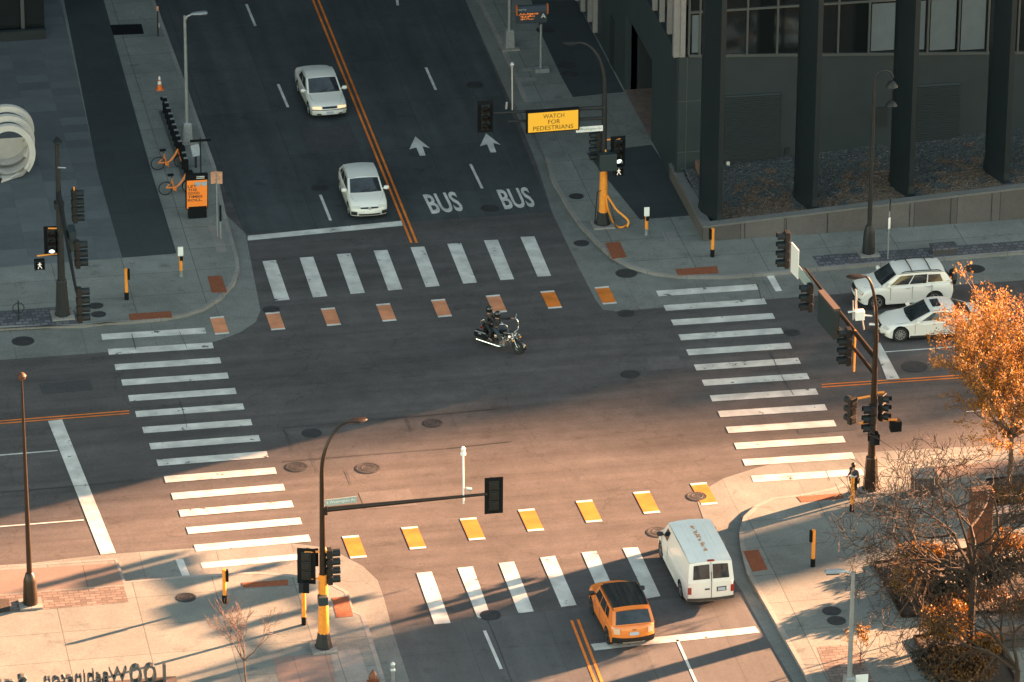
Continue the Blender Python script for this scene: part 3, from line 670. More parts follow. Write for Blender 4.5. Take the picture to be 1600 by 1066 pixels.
# --- pole NE with the message board ---
t_,b,H=sig_pole('signal_pole','traffic signal pole painted yellow below carrying the lit amber message board','942,352'and 942,352,66,.62)
zY=near(944,262,b).z-Z
MB().tube([(0,0,.6),(0,0,zY)],[.21,.17],14).build('yellow_shaft',YPOLE,t_,smooth=True)
MB().tube([(0,0,zY),(0,0,H-2.2)],[.15,.10],14).build('shaft',BLACK,t_,smooth=True)
arm_lum(t_,H,(-1,.12,0),1.2,2.2,BLACK,.10)
za=near(942,168,b).z-Z
plx=lambda px,py,base=b: onplane(px,py,base,(0,1,0))
e=plx(771,177); MB().tube([(0,0,za),tr(t_,e)],[.10,.05],10).build('mast_arm',BLACK,t_,smooth=True)
q0=plx(942,185);q1=plx(793,190); MB().tube([(0,0,q0.z-Z),tr(t_,q1)],[.08,.06],10).build('mast_arm',BLACK,t_,smooth=True)
s_=signal(tr(t_,plx(758.5,163)),-PI/2,3,.42,True,None,parent=t_)
# message board
vm=bpy.data.objects.new('message_board',None); COL.objects.link(vm); vm.parent=t_; 
o0=plx(823,203)+Vector((0,-.35,0)); o1=plx(901,197)+Vector((0,-.35,0)); o2=plx(823,173)+Vector((0,-.35,0))
o0,o1,o2=[tr(t_,v) for v in (o0,o1,o2)]; ex=o1-o0; ez=o2-o0
MB().plate(o0-ex*.03-ez*.06,o1+ex*.03-ez*.06,o1+ex*.03+ez*1.06,o0-ex*.03+ez*1.06,.25).build('case',BLACKM,vm)
AMB=mat('amber_display',(.10,.05,.005),.5,emit=(1,.52,.03),estr=.055)
fr=Vector((0,-.012,0)); MB().quad(o0+fr,o1+fr,o1+ez+fr,o0+ez+fr).build('display',AMB,vm)
mb=MB(); DK=mat('display_text',(.02,.01,.002),.6)
for s,x0,xw,yb in [('WATCH',.30,.42,.68),('FOR',.40,.24,.38),('PEDESTRIANS',.10,.80,.08)]:
    p=o0+ex*x0+ez*yb+fr*2; text_on(mb,s,p,p+ex*xw,p+ez*.22,bold=.0)
mb.build('lettering',DK,vm)
# street name
n0=plx(899,205.5);n1=plx(941,202.5);n2=plx(899,197)
n0,n1,n2=[tr(t_,v)+Vector((0,-.16,0)) for v in (n0,n1,n2)]
sg=MB().plate(n0,n1,n1+n2-n0,n2,.03).build('street_name_sign',PLATEW,t_)
mb=MB(); ex=n1-n0;ez=n2-n0; p=n0+ex*.06+ez*.2+Vector((0,-.01,0)); text_on(mb,'S Washington Av',p,p+ex*.88,p+ez*.6); mb.build('lettering',mat('sign_text_grey',(.30,.30,.29),.6),sg)
# heads on the shaft
signal(tr(t_,near(937,207,b))+Vector((-.05,.1,0)),PI,4,.36,parent=t_,visor=.3)
signal(tr(t_,near(966,218,b)),-PI/2,3,.40,True,2,parent=t_)
ped_signal(tr(t_,near(965.5,258,b))+Vector((0,-.1,0)),-PI/2,t_)
pc=tr(t_,near(947,248,b)); MB().box((pc.x,pc.y-.35,pc.z),(.82,.4,.82)).build('control_box',mat('control_box',(.018,.03,.033),.5),t_,bevel=.02)
ya=near(950,219,b).z-Z; MB().tube([(0,0,ya),(.75,-.05,ya+.03)],.045,8).build('bracket',YPOLE,t_); MB().tube([(0,-.02,ya-.2),(.12,-.2,ya-.9)],.05,8).build('bracket',YPOLE,t_)
# orange hose
hp=[near(951,317,b),near(962,326,b),near(972,334,b),near(980,342,b),near(978,349,b)]; hp=[tr(t_,v)+Vector((0,-.3*i*.3,0)) for i,v in enumerate(hp)]
g=[G(981,352,Z)+Vector((0,0,.05)),G(970,357,Z)+Vector((0,0,.05)),G(958,350,Z)+Vector((0,0,.06)),G(948,340,Z)+Vector((0,0,.3))]
def smooth(pts,k=5):
    out=[]; P=[pts[0]]+pts+[pts[-1]]
    for i in range(1,len(P)-2):
        for j in range(k):
            u=j/k; a,b_,c_,d_=P[i-1],P[i],P[i+1],P[i+2]
            out.append(.5*((2*b_)+(c_-a)*u+(2*a-5*b_+4*c_-d_)*u*u+(3*b_-a-3*c_+d_)*u*u*u))
    out.append(P[-2]); return out
HOSE=mat('orange_hose',(.85,.30,.03),.5)
ob=MB().tube(smooth([Vector((.15,-.15,1.55))]+hp[1:]+[tr(t_,v) for v in g[:1]]),.05,8).tube(smooth([tr(t_,g[0]),tr(t_,g[1]),tr(t_,g[2]),Vector((.16,-.2,1.0)),Vector((.1,-.18,1.5))]),.045,8).build('orange_hose',HOSE,t_,smooth=True)
MB().tube([tr(t_,G(929,352,Z)),Vector((-.3,-.1,1.75)),Vector((.1,-.15,1.9))],.025,6).tube([tr(t_,G(962,357,Z)),Vector((.25,-.1,1.5))],.02,6).build('brace_frame',BROWNP,t_)
# detector rod on the arm
p=plx(800.5,172);q=plx(800,105)
rd=MB().tube([tr(t_,p),tr(t_,q)],.035,8).lathe([(.02,0),(.09,.05),(.10,.14),(.05,.22),(.01,.24)],n=12,mm=T3(tr(t_,q))).build('detector_rod',SILV,t_,smooth=True)
p=plx(791,170); MB().tube([tr(t_,p),tr(t_,p)+Vector((0,-.1,.35))],.05,8).build('camera',SILV,t_)

# --- pole NW, black, arm towards the viewer ---
t_,b,H=sig_pole('signal_pole','black signal pole on the left plaza with three heads hung on a long arm','98,492'and 98,494,212,1.7)
MB().tube([(0,0,1.7),(0,0,H-.3)],[.17,.09],14).build('shaft',BLACK,t_,smooth=True)
MB().box((0,0,H*.62),(.42,.42,.28)).build('arm_collar',BLACK,t_)
ZA=zat(b,302)-Z; e=G(119,455,ZA+Z)-t_.location
MB().tube([(0,0,ZA),e*1.0],[.12,.06],12).build('mast_arm',BLACK,t_,smooth=True)
arm_lum(t_,H,(e.x,e.y,0),.25,.3,BLACK,.08)
def on_arm(px,py,dz=0):      # nearest arm point for an image row
    best=min((abs(proj(t_.location+Vector((0,0,ZA))*(1-k)+e*k+ Vector((0,0,0)) )[1]-py),k) for k in [i/200 for i in range(-20,260)]); return best[1]
armP=lambda k:Vector((0,0,ZA))*(1-k)+e*k
signal(tr(t_,near(112,297,b))+Vector((.1,0,0)),0,4,.39,parent=t_,visor=.32)
signal(armP(.62)+Vector((.35,0,.55)),0,3,.42,parent=t_,visor=.34,label='')
signal(armP(1.0)+Vector((.12,0,.15)),0,4,.40,parent=t_,visor=.34)
MB().box(armP(.45)+Vector((.25,0,-.1)),(.3,.9,.9)).build('sign_back',mat('control_box',(0,0,0)),t_)
signal(tr(t_,near(80,359,b)),-PI/2-.1,3,.38,True,2,parent=t_)
ped_signal(tr(t_,near(61,404,b))+Vector((0,-.1,0)),-PI/2,t_)
z1_=near(90,357,b).z-Z;z2_=near(90,396,b).z-Z
x1_=tr(t_,near(75,357,b)); x2_=tr(t_,near(58,400,b))
MB().tube([(0,0,z1_),x1_],.04,8).build('bracket',YPOLE,t_); MB().tube([(0,0,z2_),(x2_*.5+Vector((0,0,z2_*.5))),x2_],.04,8).build('bracket',YPOLE,t_)
p=tr(t_,near(115.5,292,b)); MB().tube([p,p+Vector((0,0,-1.5))],.035,8).build('bracket',YPOLE,t_)
MB().tube([(0,-.1,H*.83),(.35,-.15,H*.83-.02)],.03,6).build('detector',SILV,t_)

# --- pole SW, yellow below, arm to the right ---
t_,b,H=sig_pole('signal_pole','signal pole at the lower left corner with yellow shaft and long arm over the avenue','505,1012'and 506,1013,668,.66)
zY=near(505,897,b).z-Z
MB().tube([(0,0,.65),(0,0,zY)],[.22,.17],14).build('yellow_shaft',YPOLE,t_,smooth=True)
MB().tube([(0,0,zY),(0,0,H-2.0)],[.14,.09],14).build('shaft',BROWNP,t_,smooth=True)
arm_lum(t_,H,(1,.25,0),1.15,2.0,BROWNP,.09)
plx=lambda px,py,base=b: onplane(px,py,base,(0,1,0))
za=near(505,797,b).z-Z; e=tr(t_,plx(762,772))
MB().tube([(0,0,za),e],[.11,.055],12).build('mast_arm',BROWNP,t_,smooth=True); MB().box((.08,0,za),(.22,.3,.35)).build('arm_collar',BROWNP,t_,bevel=.02)
# head seen from behind
s_=signal(tr(t_,plx(772,752))+Vector((0,.1,0)),PI/2,3,.43,True,None,parent=t_)
n0=tr(t_,plx(507,789));n1=tr(t_,plx(557,783));n2=tr(t_,plx(507,779.5)); n0,n1,n2=[v+Vector((0,-.12,0)) for v in (n0,n1,n2)]
sg=MB().plate(n0,n1,n1+n2-n0,n2,.03).build('street_name_sign',GREENS,t_)
mb=MB(); ex=n1-n0;ez=n2-n0; p=n0+ex*.05+ez*.22+Vector((0,-.01,0)); text_on(mb,'S Washington Av',p,p+ex*.9,p+ez*.56,bold=.01); mb.build('lettering',PLATEW,sg)
p=tr(t_,plx(724.5,787));q=tr(t_,plx(723.5,712)); MB().tube([p,q],.035,8).lathe([(.02,0),(.11,.04),(.11,.12),(.05,.16),(.08,.2),(.09,.3),(.04,.38)],n=12,mm=T3(q)).build('detector_rod',mat('plate_white',(0,0,0)),t_,smooth=True)
p=tr(t_,plx(733,765)); MB().tube([p-Vector((.0,0,.25)),p],.02,6).tube([p+Vector((-.12,0,.05)),p+Vector((.1,0,0))],.07,8).build('camera',SILV,t_)
signal(tr(t_,near(513,858,b))+Vector((.05,0,0)),0,4,.38,parent=t_,visor=.3)
signal(tr(t_,near(479,862,b))+Vector((0,.05,0)),PI/2-.3,3,.42,True,None,parent=t_)
q=tr(t_,near(491,877,b)); MB().box(q+Vector((.0,.3,0)),(.42,.03,.78)).build('sign_back',BLACKM,t_)
ped_signal(tr(t_,near(478,906,b))+Vector((0,-.05,0)),PI*.95,t_,False)
q=tr(t_,near(503,933,b)); MB().box(q+Vector((0,-.25,0)),(.38,.36,.36)).build('button_box',mat('control_box',(0,0,0)),t_,bevel=.02)
for y_ in (862,904):
    z_=near(505,y_,b).z-Z; q=tr(t_,near(476,y_+1,b)); MB().tube([(0,0,z_),q],.045,8).build('bracket',YPOLE,t_)
z_=near(505,850,b).z-Z; MB().tube([(0,0,z_),(.15,-.1,z_-.35)],.05,8).build('bracket',YPOLE,t_)

# --- pole SE, bronze, arm reaching away ---
t_,b,H=sig_pole('signal_pole','bronze signal pole at the right corner with long arm of signals reaching over the road','1360,765'and 1360,766,432,1.5,m=BROWNP)
MB().tube([(0,0,1.5),(0,0,H-2.6)],[.17,.10],14).build('shaft',BROWNP,t_,smooth=True)
arm_lum(t_,H,(-1,.15,0),.55,2.6,BROWNP,.09)
ZA=zat(b,560)-Z; e=G(1258,420,Z+ZA+.55)-t_.location
armP=lambda k:Vector((0,0,ZA))*(1-k)+e*k
MB().tube([armP(0),armP(1)],[.12,.06],12).build('mast_arm',BROWNP,t_,smooth=True)
MB().tube([armP(0)-Vector((0,0,.75)),armP(.62)-Vector((0,0,.75))],[.09,.07],10).build('mast_arm',BROWNP,t_,smooth=True)
def kx(px,):    # arm parameter for an image column
    return min((abs(proj(t_.location+armP(k/200))[0]-px),k/200) for k in range(0,240))[1]
def armtop(px,py): # point above/below the arm at column px that shows at row py
    k=kx(px); P=t_.location+armP(k); z_=zat(P,py); return Vector((P.x,P.y,z_))-t_.location
signal(armtop(1238,361)+Vector((-.25,0,0)),PI,4,.42,parent=t_,visor=.34)
signal(armtop(1275,443)+Vector((-.25,0,0)),PI,3,.42,parent=t_,visor=.34)
signal(armtop(1334,512)+Vector((-.22,0,0)),PI,4,.42,parent=t_,visor=.34)
p=armtop(1336,516); MB().tube([p,p-Vector((0,0,1.9))],.04,8).build('bracket',YPOLE,t_)
# street name plate along the arm, white plate and the back of a message board
k0,k1=kx(1271),kx(1253); P0=armtop(1273,452);P1=armtop(1252,425)
sg=MB().plate(P0+Vector((-.1,0,-.2)),P1+Vector((-.1,0,-.2)),P1+Vector((-.1,0,.32)),P0+Vector((-.1,0,.32)),.03).build('street_name_sign',GREENS,t_)
P0=armtop(1268,440)
a0=armtop(1243,432);a1=armtop(1252,436)
def vplate(px0,py0t,py0b,px1,py1t,py1b,m,name,th=.04,offx=-.12):
    A=armtop(px0,py0t);B=armtop(px0,py0b);C_=armtop(px1,py1t);D_=armtop(px1,py1b); o_=Vector((offx,0,0))
    return MB().plate(B+o_,D_+o_,C_+o_,A+o_,th).build(name,m,t_)
vplate(1252.5,391,436,1241.5,378,424,PLATEW,'regulatory_sign')
mbk=vplate(1316,486,530,1290,456,500,mat('control_box',(0,0,0)),'message_board',.24,-.1)
vplate(1316,482,486,1290,452,456,mat('board_top',(.07,.05,.042),.6),'board_lid',.28,-.08)
# equipment by the pole
q=armtop(1344,478)
MB().box(tr(t_,near(1343,492,b)),(.38,.3,.4)).build('equipment_box',mat('plate_white',(0,0,0)),t_,bevel=.02)
MB().tube([tr(t_,near(1338,484,b)),tr(t_,near(1337,452,b))],.04,8).tube([tr(t_,near(1333,500,b)),tr(t_,near(1333,470,b))],.03,8).tube([tr(t_,near(1347,497,b)),tr(t_,near(1350,515,b))],.03,8).tube([tr(t_,near(1342,492,b)),tr(t_,near(1363,494,b))],.04,8).tube([tr(t_,near(1325,488,b)),tr(t_,near(1341,486,b))],.05,8).build('detector_rods',SILV,t_)
MB().tube([tr(t_,near(1358,507,b)),tr(t_,near(1373,507,b))],.06,8).build('camera',SILV,t_)
# lower heads
signal(tr(t_,near(1336,621,b))+Vector((-.1,0,0)),PI/2+.5,3,.40,False,None,parent=t_)
signal(tr(t_,near(1364,628,b))+Vector((-.1,-.3,0)),PI,3,.42,parent=t_,visor=.3)
signal(tr(t_,near(1380,617,b))+Vector((0,.1,0)),-PI/2+.9,3,.40,parent=t_)
ped_signal(tr(t_,near(1366,672,b))+Vector((0,-.3,0)),PI,t_,False); ped_signal(tr(t_,near(1400,658,b)),PI/2,t_,False)
for x0,y0_,x1_,y1_ in [(1340,623,1360,619),(1362,615,1382,613),(1342,662,1360,660),(1372,656,1402,656),(1364,612,1370,623)]:
    MB().tube([tr(t_,near(x0,y0_,b)),tr(t_,near(x1_,y1_,b))],.05,8).build('bracket',YPOLE,t_)

# ================= LAMP POSTS =================
def lamp_post(label,bpx,by,tpy,m,head='cobra',dirv=(1,0,0),reach=1.6,lens=None,base='cone',r=.10,group='street lamps'):
    b=G(bpx,by,Z); t_=thing('street_lamp',label,'street lamp',(b.x,b.y,Z)); H=zat(b,tpy)-Z
    MB().box((0,0,.03),(.9,.9,.09)).build('concrete_footing',KERB,t_)
    if base=='cone': MB().lathe([(.30,.06),(.30,.3),(.26,1.1),(.17,1.4),(.13,1.45)],n=12,mm=T3((0,0,0))).build('base_cover',m,t_,smooth=True)
    else: MB().lathe([(.33,.06),(.33,.12),(.27,.95),(.2,1.0)],n=4,mm=T3((0,0,0),PI/4)).build('base_cover',m,t_)
    if head=='cobra':
        MB().tube([(0,0,1.0),(0,0,H-.15)],[r,r*.7],12).build('pole',m,t_,smooth=True)
        d=Vector(dirv).normalized()
        MB().tube([(0,0,H-.45),d*.12+Vector((0,0,H-.2)),d*.4+Vector((0,0,H-.1))],.05,8).build('lamp_arm',m,t_,smooth=True)
        rz=math.atan2(d.y,d.x); rows=[[Vector((x,w_*math.cos(q),h_*math.sin(q))) for q in [2*PI*j/12 for j in range(13)]] for x,w_,h_ in [(.3,.05,.04),(.42,.14,.07),(.7,.20,.08),(1.05,.19,.08),(1.12,.03,.02)]]
        mm=T3((0,0,H-.1),rz); l=MB().grid([[mm@v for v in row] for row in rows]).build('luminaire',m,t_,smooth=True)
        MB().box((0,0,0),(.5,.26,.04),mat4=mm@T3((.8,0,-.08))).build('lamp_glass',mat('lamp_glass',(0,0,0)),l)
    elif head=='hook':
        MB().tube([(0,0,1.2),(0,0,H-.55)],[r*1.1,r*.75],12).build('pole',m,t_,smooth=True)
        pts=[Vector((.42*(1-math.cos(q)),0,H-.55+.45*math.sin(q))) for q in [PI*i/12*.95 for i in range(13)]]
        MB().tube(pts,.05,8).build('lamp_arm',m,t_,smooth=True)
        for dz in (0,-.95):
            l=MB().lathe([(.04,.12),(.14,.08),(.27,-.10),(.28,-.16),(.22,-.17),(.01,-.14)],n=18,mm=T3((.80,0,H-.75+dz),0,R(-15) if dz else 0)).build('luminaire',m,t_,smooth=True)
        MB().tube([(.82,0,H-.9),(.82,0,H-1.6)],.02,6).build('hanger',m,t_)
    elif head=='tip':
        MB().tube([(0,0,1.2),(-.02,0,H-.3)],[r*1.15,r*.42],12).build('pole',m,t_,smooth=True)
        MB().lathe([(.05,-.1),(.16,0),(.19,.12),(.10,.22),(.02,.25)],n=14,mm=T3((-.02,0,H-.25))).build('luminaire',mat('lamp_head_bronze',(.10,.05,.03),.4,.4),t_,smooth=True)
    return t_
BDark=BLACK
lamp_post('tall black lamp post with small head standing by the lower left brick strip',48,945,582,BROWNP,'tip')
lamp_post('tall black lamp post with two round shades beside the planter wall',1357,397,108,BLACK,'hook')
lamp_post('grey steel lamp post with flat head standing beside the bike dock',293,221,20,GALV,'cobra',(1,.1,0),base='square')
lamp_post('grey steel lamp post cut by the bottom edge beside the shrubs',1326,1092,888,GALV,'cobra',(-1,.1,0),base='square')
t_=lamp_post('grey lamp post cut by the top edge next to the bus display',796,75,-160,GALV,'cobra',(-1,0,0),base='square')

# ================= CROSSING POSTS, SIGNS, STREET FURNITURE =================
def button_post(label,px,by,tpy,side=1,sign=False,r=.075):
    b=G(px,by,Z); t_=thing('push_button_post',label,'push button post',(b.x,b.y,Z),0,'yellow push button posts'); H=zat(b,tpy)-Z
    if sign:
        MB().tube([(0,0,.3),(0,0,H-.45)],r,12).build('post',YPOLE,t_,smooth=True)
        MB().box((0,0,H-.22),(.24,.05,.44)).build('sign_plate',PLATEW,t_); MB().box((.02,-.04,H-.55),(.14,.1,.2)).build('button_box',BLACKM,t_)
        MB().lathe([(.11,0),(.11,.04),(.08,.1),(.08,.3)],n=12).build('base_collar',mat('collar_grey',(.18,.19,.19),.5,.3),t_,smooth=True)
    else:
        MB().tube([(0,0,.2),(0,0,H)],r,12).build('post',YPOLE,t_,smooth=True)
        MB().box((side*.12,0,H-.28),(.10,.14,.5)).build('button_box',BLACKM,t_)
        MB().lathe([(.10,0),(.10,.34),(.085,.36)],n=12).build('base_collar',BLACKM,t_,smooth=True)
    return t_
button_post('yellow post left of the lower rusty mat on the left plaza',198,468,420,1)
button_post('yellow post with white plate beside the left corner ramp',283,432,386,1,True)
button_post('yellow post on the sunlit corner beside the rusty cover',351,942,890,1)
button_post('yellow post directly left of the lower left signal pole',475,976,886,-1,r=.085)
button_post('yellow post with white plate right of the yellow signal pole',1010,367,324,1,True)
button_post('yellow post in front of the planter wall corner',1113,401,357,-1)
button_post('yellow post with a person standing behind it',1331,799,747,1,r=.085)
button_post('yellow post in the shade band by the right corner mat',1270,885,828,-1)

def sign_post(name,label,px,by,tpy,plates,cat='sign',m=GALV,r=.035):
    b=G(px,by,Z); t_=thing(name,label,cat,(b.x,b.y,Z)); H=zat(b,tpy)-Z
    MB().tube([(0,0,0),(0,0,H)],r,8).build('post',m,t_,smooth=True)
    for (x,z,w_,h_,mm,rz) in plates: MB().box((0,0,0),(w_,.02,h_),mat4=T3((x,-.05,H+z),rz)).build('sign_panel',mm,t_)
    return t_,H
SIGNO=mat('faded_sign',(.50,.25,.15),.6,var=.4,vscale=9)
sign_post('double_sign','thin post carrying two narrow faded parking signs by the left kerb',340,371,268,[(-.15,-.28,.24,.6,SIGNO,.25),(.15,-.3,.24,.6,SIGNO,-.25)])
sign_post('marker_post','short grey post with black sleeve beside the double sign',345,374,325,[(0,-.25,.10,.8,BLACKM,0)],'post')
sp,_=sign_post('parking_sign','striped thin sign pole with white plate beside the planter wall',1387,405,312,[(0,-1.15,.12,.55,PLATEW,.5),(0,-.25,.05,.6,BLACKM,0)])
sp,_=sign_post('path_sign','black T shaped sign seen edge on beside the grey lamp post',314,272,216,[(0,-.1,1.0,.12,BLACKM,0)],m=BLACK)
sp,_=sign_post('small_sign','dark post with small orange top at the upper left kerb',247,57,10,[(0,-.1,.12,.25,SIGNO,0),(.06,-1.0,.06,.25,SILV,0)],m=BLACK)
sp,H_=sign_post('lot_sign','pale tilted sign plate cut by the bottom edge near the shrubs',1345,1090,1062,[(0,-.0,.5,.5,PLATEW,0)])
sp,_=sign_post('thin_pole','thin grey post with silver clamp in the gutter at the bottom',614,1071,1038,[],'post',r=.07)
MB().lathe([(.09,0),(.12,.06),(.05,.15),(.10,.3),(.03,.4)],n=10,mm=T3((0,0,_-.3))).build('clamp',SILV,sp)
# bus display
b=G(845,112,Z); t_=thing('bus_display','grey bus arrival display on a post showing orange text and letter A','bus sign',(b.x,b.y,Z)); H=zat(b,38)-Z
MB().tube([(0,0,.05),(0,0,H)],.07,10).build('post',GALV,t_,smooth=True); MB().box((.05,0,.1),(.7,.4,.2)).build('footing',GALV,t_)
D=lambda px,py: tr(t_,onplane(px,py,b+Vector((0,-.12,0)),(0,1,0)))
a0,a1,a2=D(808,38),D(855,35),D(807.5,11)
MB().plate(a0,a1,a1+(a2-a0),a2,.18).build('case',mat('display_case',(.035,.045,.06),.5),t_)
fr=Vector((0,-.012,0)); ex=a1-a0; ez=a2-a0
MB().plate(a0+ez*.66+fr,a1+ez*.66+fr,a1+ez*1.0+fr,a0+ez*1.0+fr,.01).build('header',mat('display_header',(.05,.07,.10),.5),t_)
mb=MB(); p=a0+ex*.05+ez*.76+fr*2; text_on(mb,'NexTrip',p,p+ex*.26,p+ez*.11); mb.build('header_text',PLATEW,t_)
OR=mat('orange_display',(.7,.2,.04),.5,emit=(1,.25,.04),estr=.03)
mb=MB()
random.seed(4)
for i,w_ in enumerate((.62,.46,.42)):          # rows of lit dots too small to read
    p=a0+ex*(.06+.06*(i>0))+ez*(.50-.14*i)+fr; x_=0
    while x_<w_:
        q=p+ex*x_+ez*random.choice((0,.0,.03)); d_=random.choice((.02,.035,.05)); h_=random.choice((.05,.09)); mb.quad(q,q+ex*d_,q+ex*d_+ez*h_,q+ez*h_); x_+=d_+.014
mb.build('arrival_text',OR,t_); mb=MB(); p=a0+ex*.80+ez*.28+fr; text_on(mb,'A',p,p+ex*.15,p+ez*.24,bold=.01); mb.build('route_letter',PLATEW,t_)
for x in (-.025,1.0): q=a0+ex*x+ez*.68; MB().box(q+Vector((.02,-.02,.12)),(.05,.22,.5)).build('end_cap',mat('end_cap_orange',(.6,.15,.03),.5),t_)
# kiosk
b=G(309,341,Z); t_=thing('advertising_panel','black street kiosk with orange poster in front of the bike dock','kiosk',(b.x,b.y,Z))
D=lambda px,py: tr(t_,onplane(px,py,b,(0,1,0)))
a0,a1=D(290.5,328),D(325,326); a2=D(290.5,274)
MB().plate(a0,a1,a1+(a2-a0),a2,.22).build('case',BLACKM,t_,bevel=.02)
MB().box((0,.12,.3),(.85,.3,.6)).build('base',BLACKM,t_)
ex=a1-a0;ez=a2-a0;fr=Vector((0,-.012,0))
MB().quad(a0+ex*.04+ez*.03+fr,a1-ex*.04+ez*.03+fr,a1-ex*.04+ez*.84+fr,a0+ex*.04+ez*.84+fr).build('poster',mat('poster_orange',(.78,.20,.025),.45,emit=(1,.28,.03),estr=.012),t_)
mb=MB()
for i,s in enumerate(['LET','THE','GOOD','TIMES','ROLL.']): p=a0+ex*.08+ez*(.635-.10*i)+fr*2; text_on(mb,s,p,p+ex*(.13*len(s)+.02),p+ez*.075,bold=.02)
mb.build('poster_text',mat('poster_brown',(.14,.04,.02),.6),t_)
mb=MB()
for cx,sh in ((.52,0),(.82,1)):
    pl_=[( -.13,.07),(.13,.07),(.14,0),(.09,-.075),(0,-.095),(-.09,-.075),(-.14,0)]
    mb.add([a0+ex*(cx+x)+ez*(.735+y*.8)+fr*2 for x,y in pl_],[tuple(range(7))])
mb.build('poster_glasses',mat('poster_grey',(.35,.37,.38),.6),t_)
mb=MB(); 
for i in range(2):
    for k in range(7): p=a0+ex*(.48+.052*k)+ez*(.93-.045*i)+fr*2; mb.quad(p,p+ex*.036,p+ex*.036+ez*.026,p+ez*.026)
mb.build('header_marks',PLATEW,t_)
# cone
b=G(249.5,140,Z); t_=thing('traffic_cone','small orange traffic cone with white collar on the left pavement','cone',(b.x,b.y,Z))
OC=mat('cone_orange',(.75,.16,.03),.5,emit=(1,.2,.02),estr=.0)
MB().box((0,0,.02),(.38,.38,.04)).build('base',OC,t_,bevel=.01); MB().lathe([(.14,.04),(.03,.72)],n=16).build('cone_body',OC,t_,smooth=True); MB().lathe([(.102,.30),(.075,.46)],n=16,mm=T3((0,0,0))).build('collar',PLATEW,t_); MB().lathe([(.062,.54),(.034,.70)],n=16).build('collar',PLATEW,t_)
# ring rack
b=G(29.5,500,Z); t_=thing('bike_ring','black ring bike rack on the cobble strip at the far left','bike rack',(b.x,b.y,Z)); MB().tube([(0,0,0),(0,0,.95)],.03,8).build('post',BLACK,t_)
MB().tube([(.25*math.cos(q),0,.58+.25*math.sin(q)) for q in [2*PI*i/20 for i in range(21)]],.022,6).build('ring',BLACK,t_,smooth=True)
# hydrant
b=G(583,1082,Z); t_=thing('fire_hydrant','rusty red hydrant at the bottom edge beside the kerb','hydrant',(b.x,b.y,Z)); HY=mat('hydrant_red',(.13,.035,.012),.5,var=.3)
MB().lathe([(.19,0),(.19,.06),(.13,.08),(.13,.6),(.18,.62),(.18,.68),(.15,.7),(.11,.85),(.04,.92),(.04,.98),(.01,1.0)],n=16).build('barrel',HY,t_,smooth=True)
for sx,sy in ((1,0),(-1,0),(0,-1)): MB().tube([(sx*.1,sy*.1,.5),(sx*.24,sy*.24,.5)],.07,10).build('outlet',HY,t_,smooth=True)
# raised letters seen from behind
bq=G(160,1064,.15)
l0=G(264,1060,Z+.25); l1=G(-70,1085,Z+.25)
t_=thing('letter_sign','row of large grey metal letters seen from behind at the lower left','letter sign',(l0.x,l0.y,Z))
dirL=Vector((l1.x-l0.x,l1.y-l0.y,0)).normalized(); PXM=(l1-l0).length/334
LET=mat('letter_steel',(.12,.13,.135),.35,.5,var=.2,vscale=5)
dd=Vector((-dirL.y,dirL.x,0)); dd=dd if dd.y>0 else -dd
MB().plate(Vector((0,0,0))-dirL*.2-dd*.3,dirL*9.5-dd*.3,dirL*9.5+dd*.3,-dirL*.2+dd*.3,.0).build('plinth_top',KERB,t_) if False else None
mbp=MB(); c_=dirL*4.6; mbp.box((c_.x,c_.y,.07),(9.8,.65,.16),rz=math.atan2(dirL.y,dirL.x)); mbp.build('plinth',mat('plinth_dark',(.06,.045,.04),.7),t_)
def word(s,x0,x1,h,k0=0):
    mb=MB(); p=dirL*(x0*PXM)+Vector((0,0,.15)); 
    vs,fs=text_mb(s,ext=.5,bold=.0); ex=dirL*((x1-x0)*PXM); ez=Vector((0,0,h))
    mb.add([p+ex*v.x+ez*v.y+dd*(v.z*.30) for v in vs],fs); o=mb.build('lettering',LET,t_); return o
word('100',5,62,.80); word('Washington',66,196,.72); word('Square',222,330,.72)
# pylon
b=G(1527,905,Z); t_=thing('address_pylon','tall rusted steel pylon with the number 20 among bare branches','pylon',(b.x,b.y,Z)); COR=mat('corten_steel',(.14,.045,.018),.8,var=.35,vscale=5)
H=zat(b,765)-Z; MB().box((0,0,H/2),(.86,.5,H)).build('body',COR,t_,bevel=.015); MB().box((0,0,H+.02),(.80,.44,.05)).build('cap',mat('corten_dark',(.05,.025,.015),.8),t_)
mb=MB(); D=lambda px,py: tr(t_,onplane(px,py,b+Vector((0,-.262,0)),(0,1,0)))
a0,a1,a2=D(1523,794),D(1538,793),D(1523,785); text_on(mb,'20',a0,a1,a2); a0,a1,a2=D(1519,815),D(1533,814),D(1519,801)
text_on(mb,'ll',a0,a0+(a1-a0)*.25,a2) if False else None
mb.build('number',mat('pylon_text',(.34,.26,.20),.6),t_)
MB().box((.45,0,H/2),(.04,.54,H-.02)).build('edge_strip',mat('edge_strip',(.35,.17,.08),.5),t_)
# benches and box
def bench(label,px,py,L_,w_,h_,rz=0,m=None,name='stone_bench'):
    b=G(px,py,Z); t_=thing(name,label,'bench',(b.x,b.y,Z),rz); MB().box((0,0,h_-.05),(L_,w_,.10)).build('seat',m or mat('bench_stone',(.20,.18,.17),.7,var=.15,vscale=3),t_,bevel=.015); MB().box((0,0,(h_-.1)/2),(L_*.94,w_*.85,h_-.1)).build('base',mat('bench_base',(.07,.06,.06),.8),t_); return t_
bench('long dark stone bench at the right edge below the orange tree',1592,812,2.6,.7,.55,.03)
bench('low stone bench at the lower right behind the shrubs',1572,1005,2.2,1.0,.45,0,STONE2)
bench('square grey stone block beside the right signal pole',1443,770,1.0,.9,.95,0,None,'stone_block')
bench('low cobbled box beside the bike lane below the planter wall',1474,394,1.2,.7,.35,0,COBBLE,'stone_block')
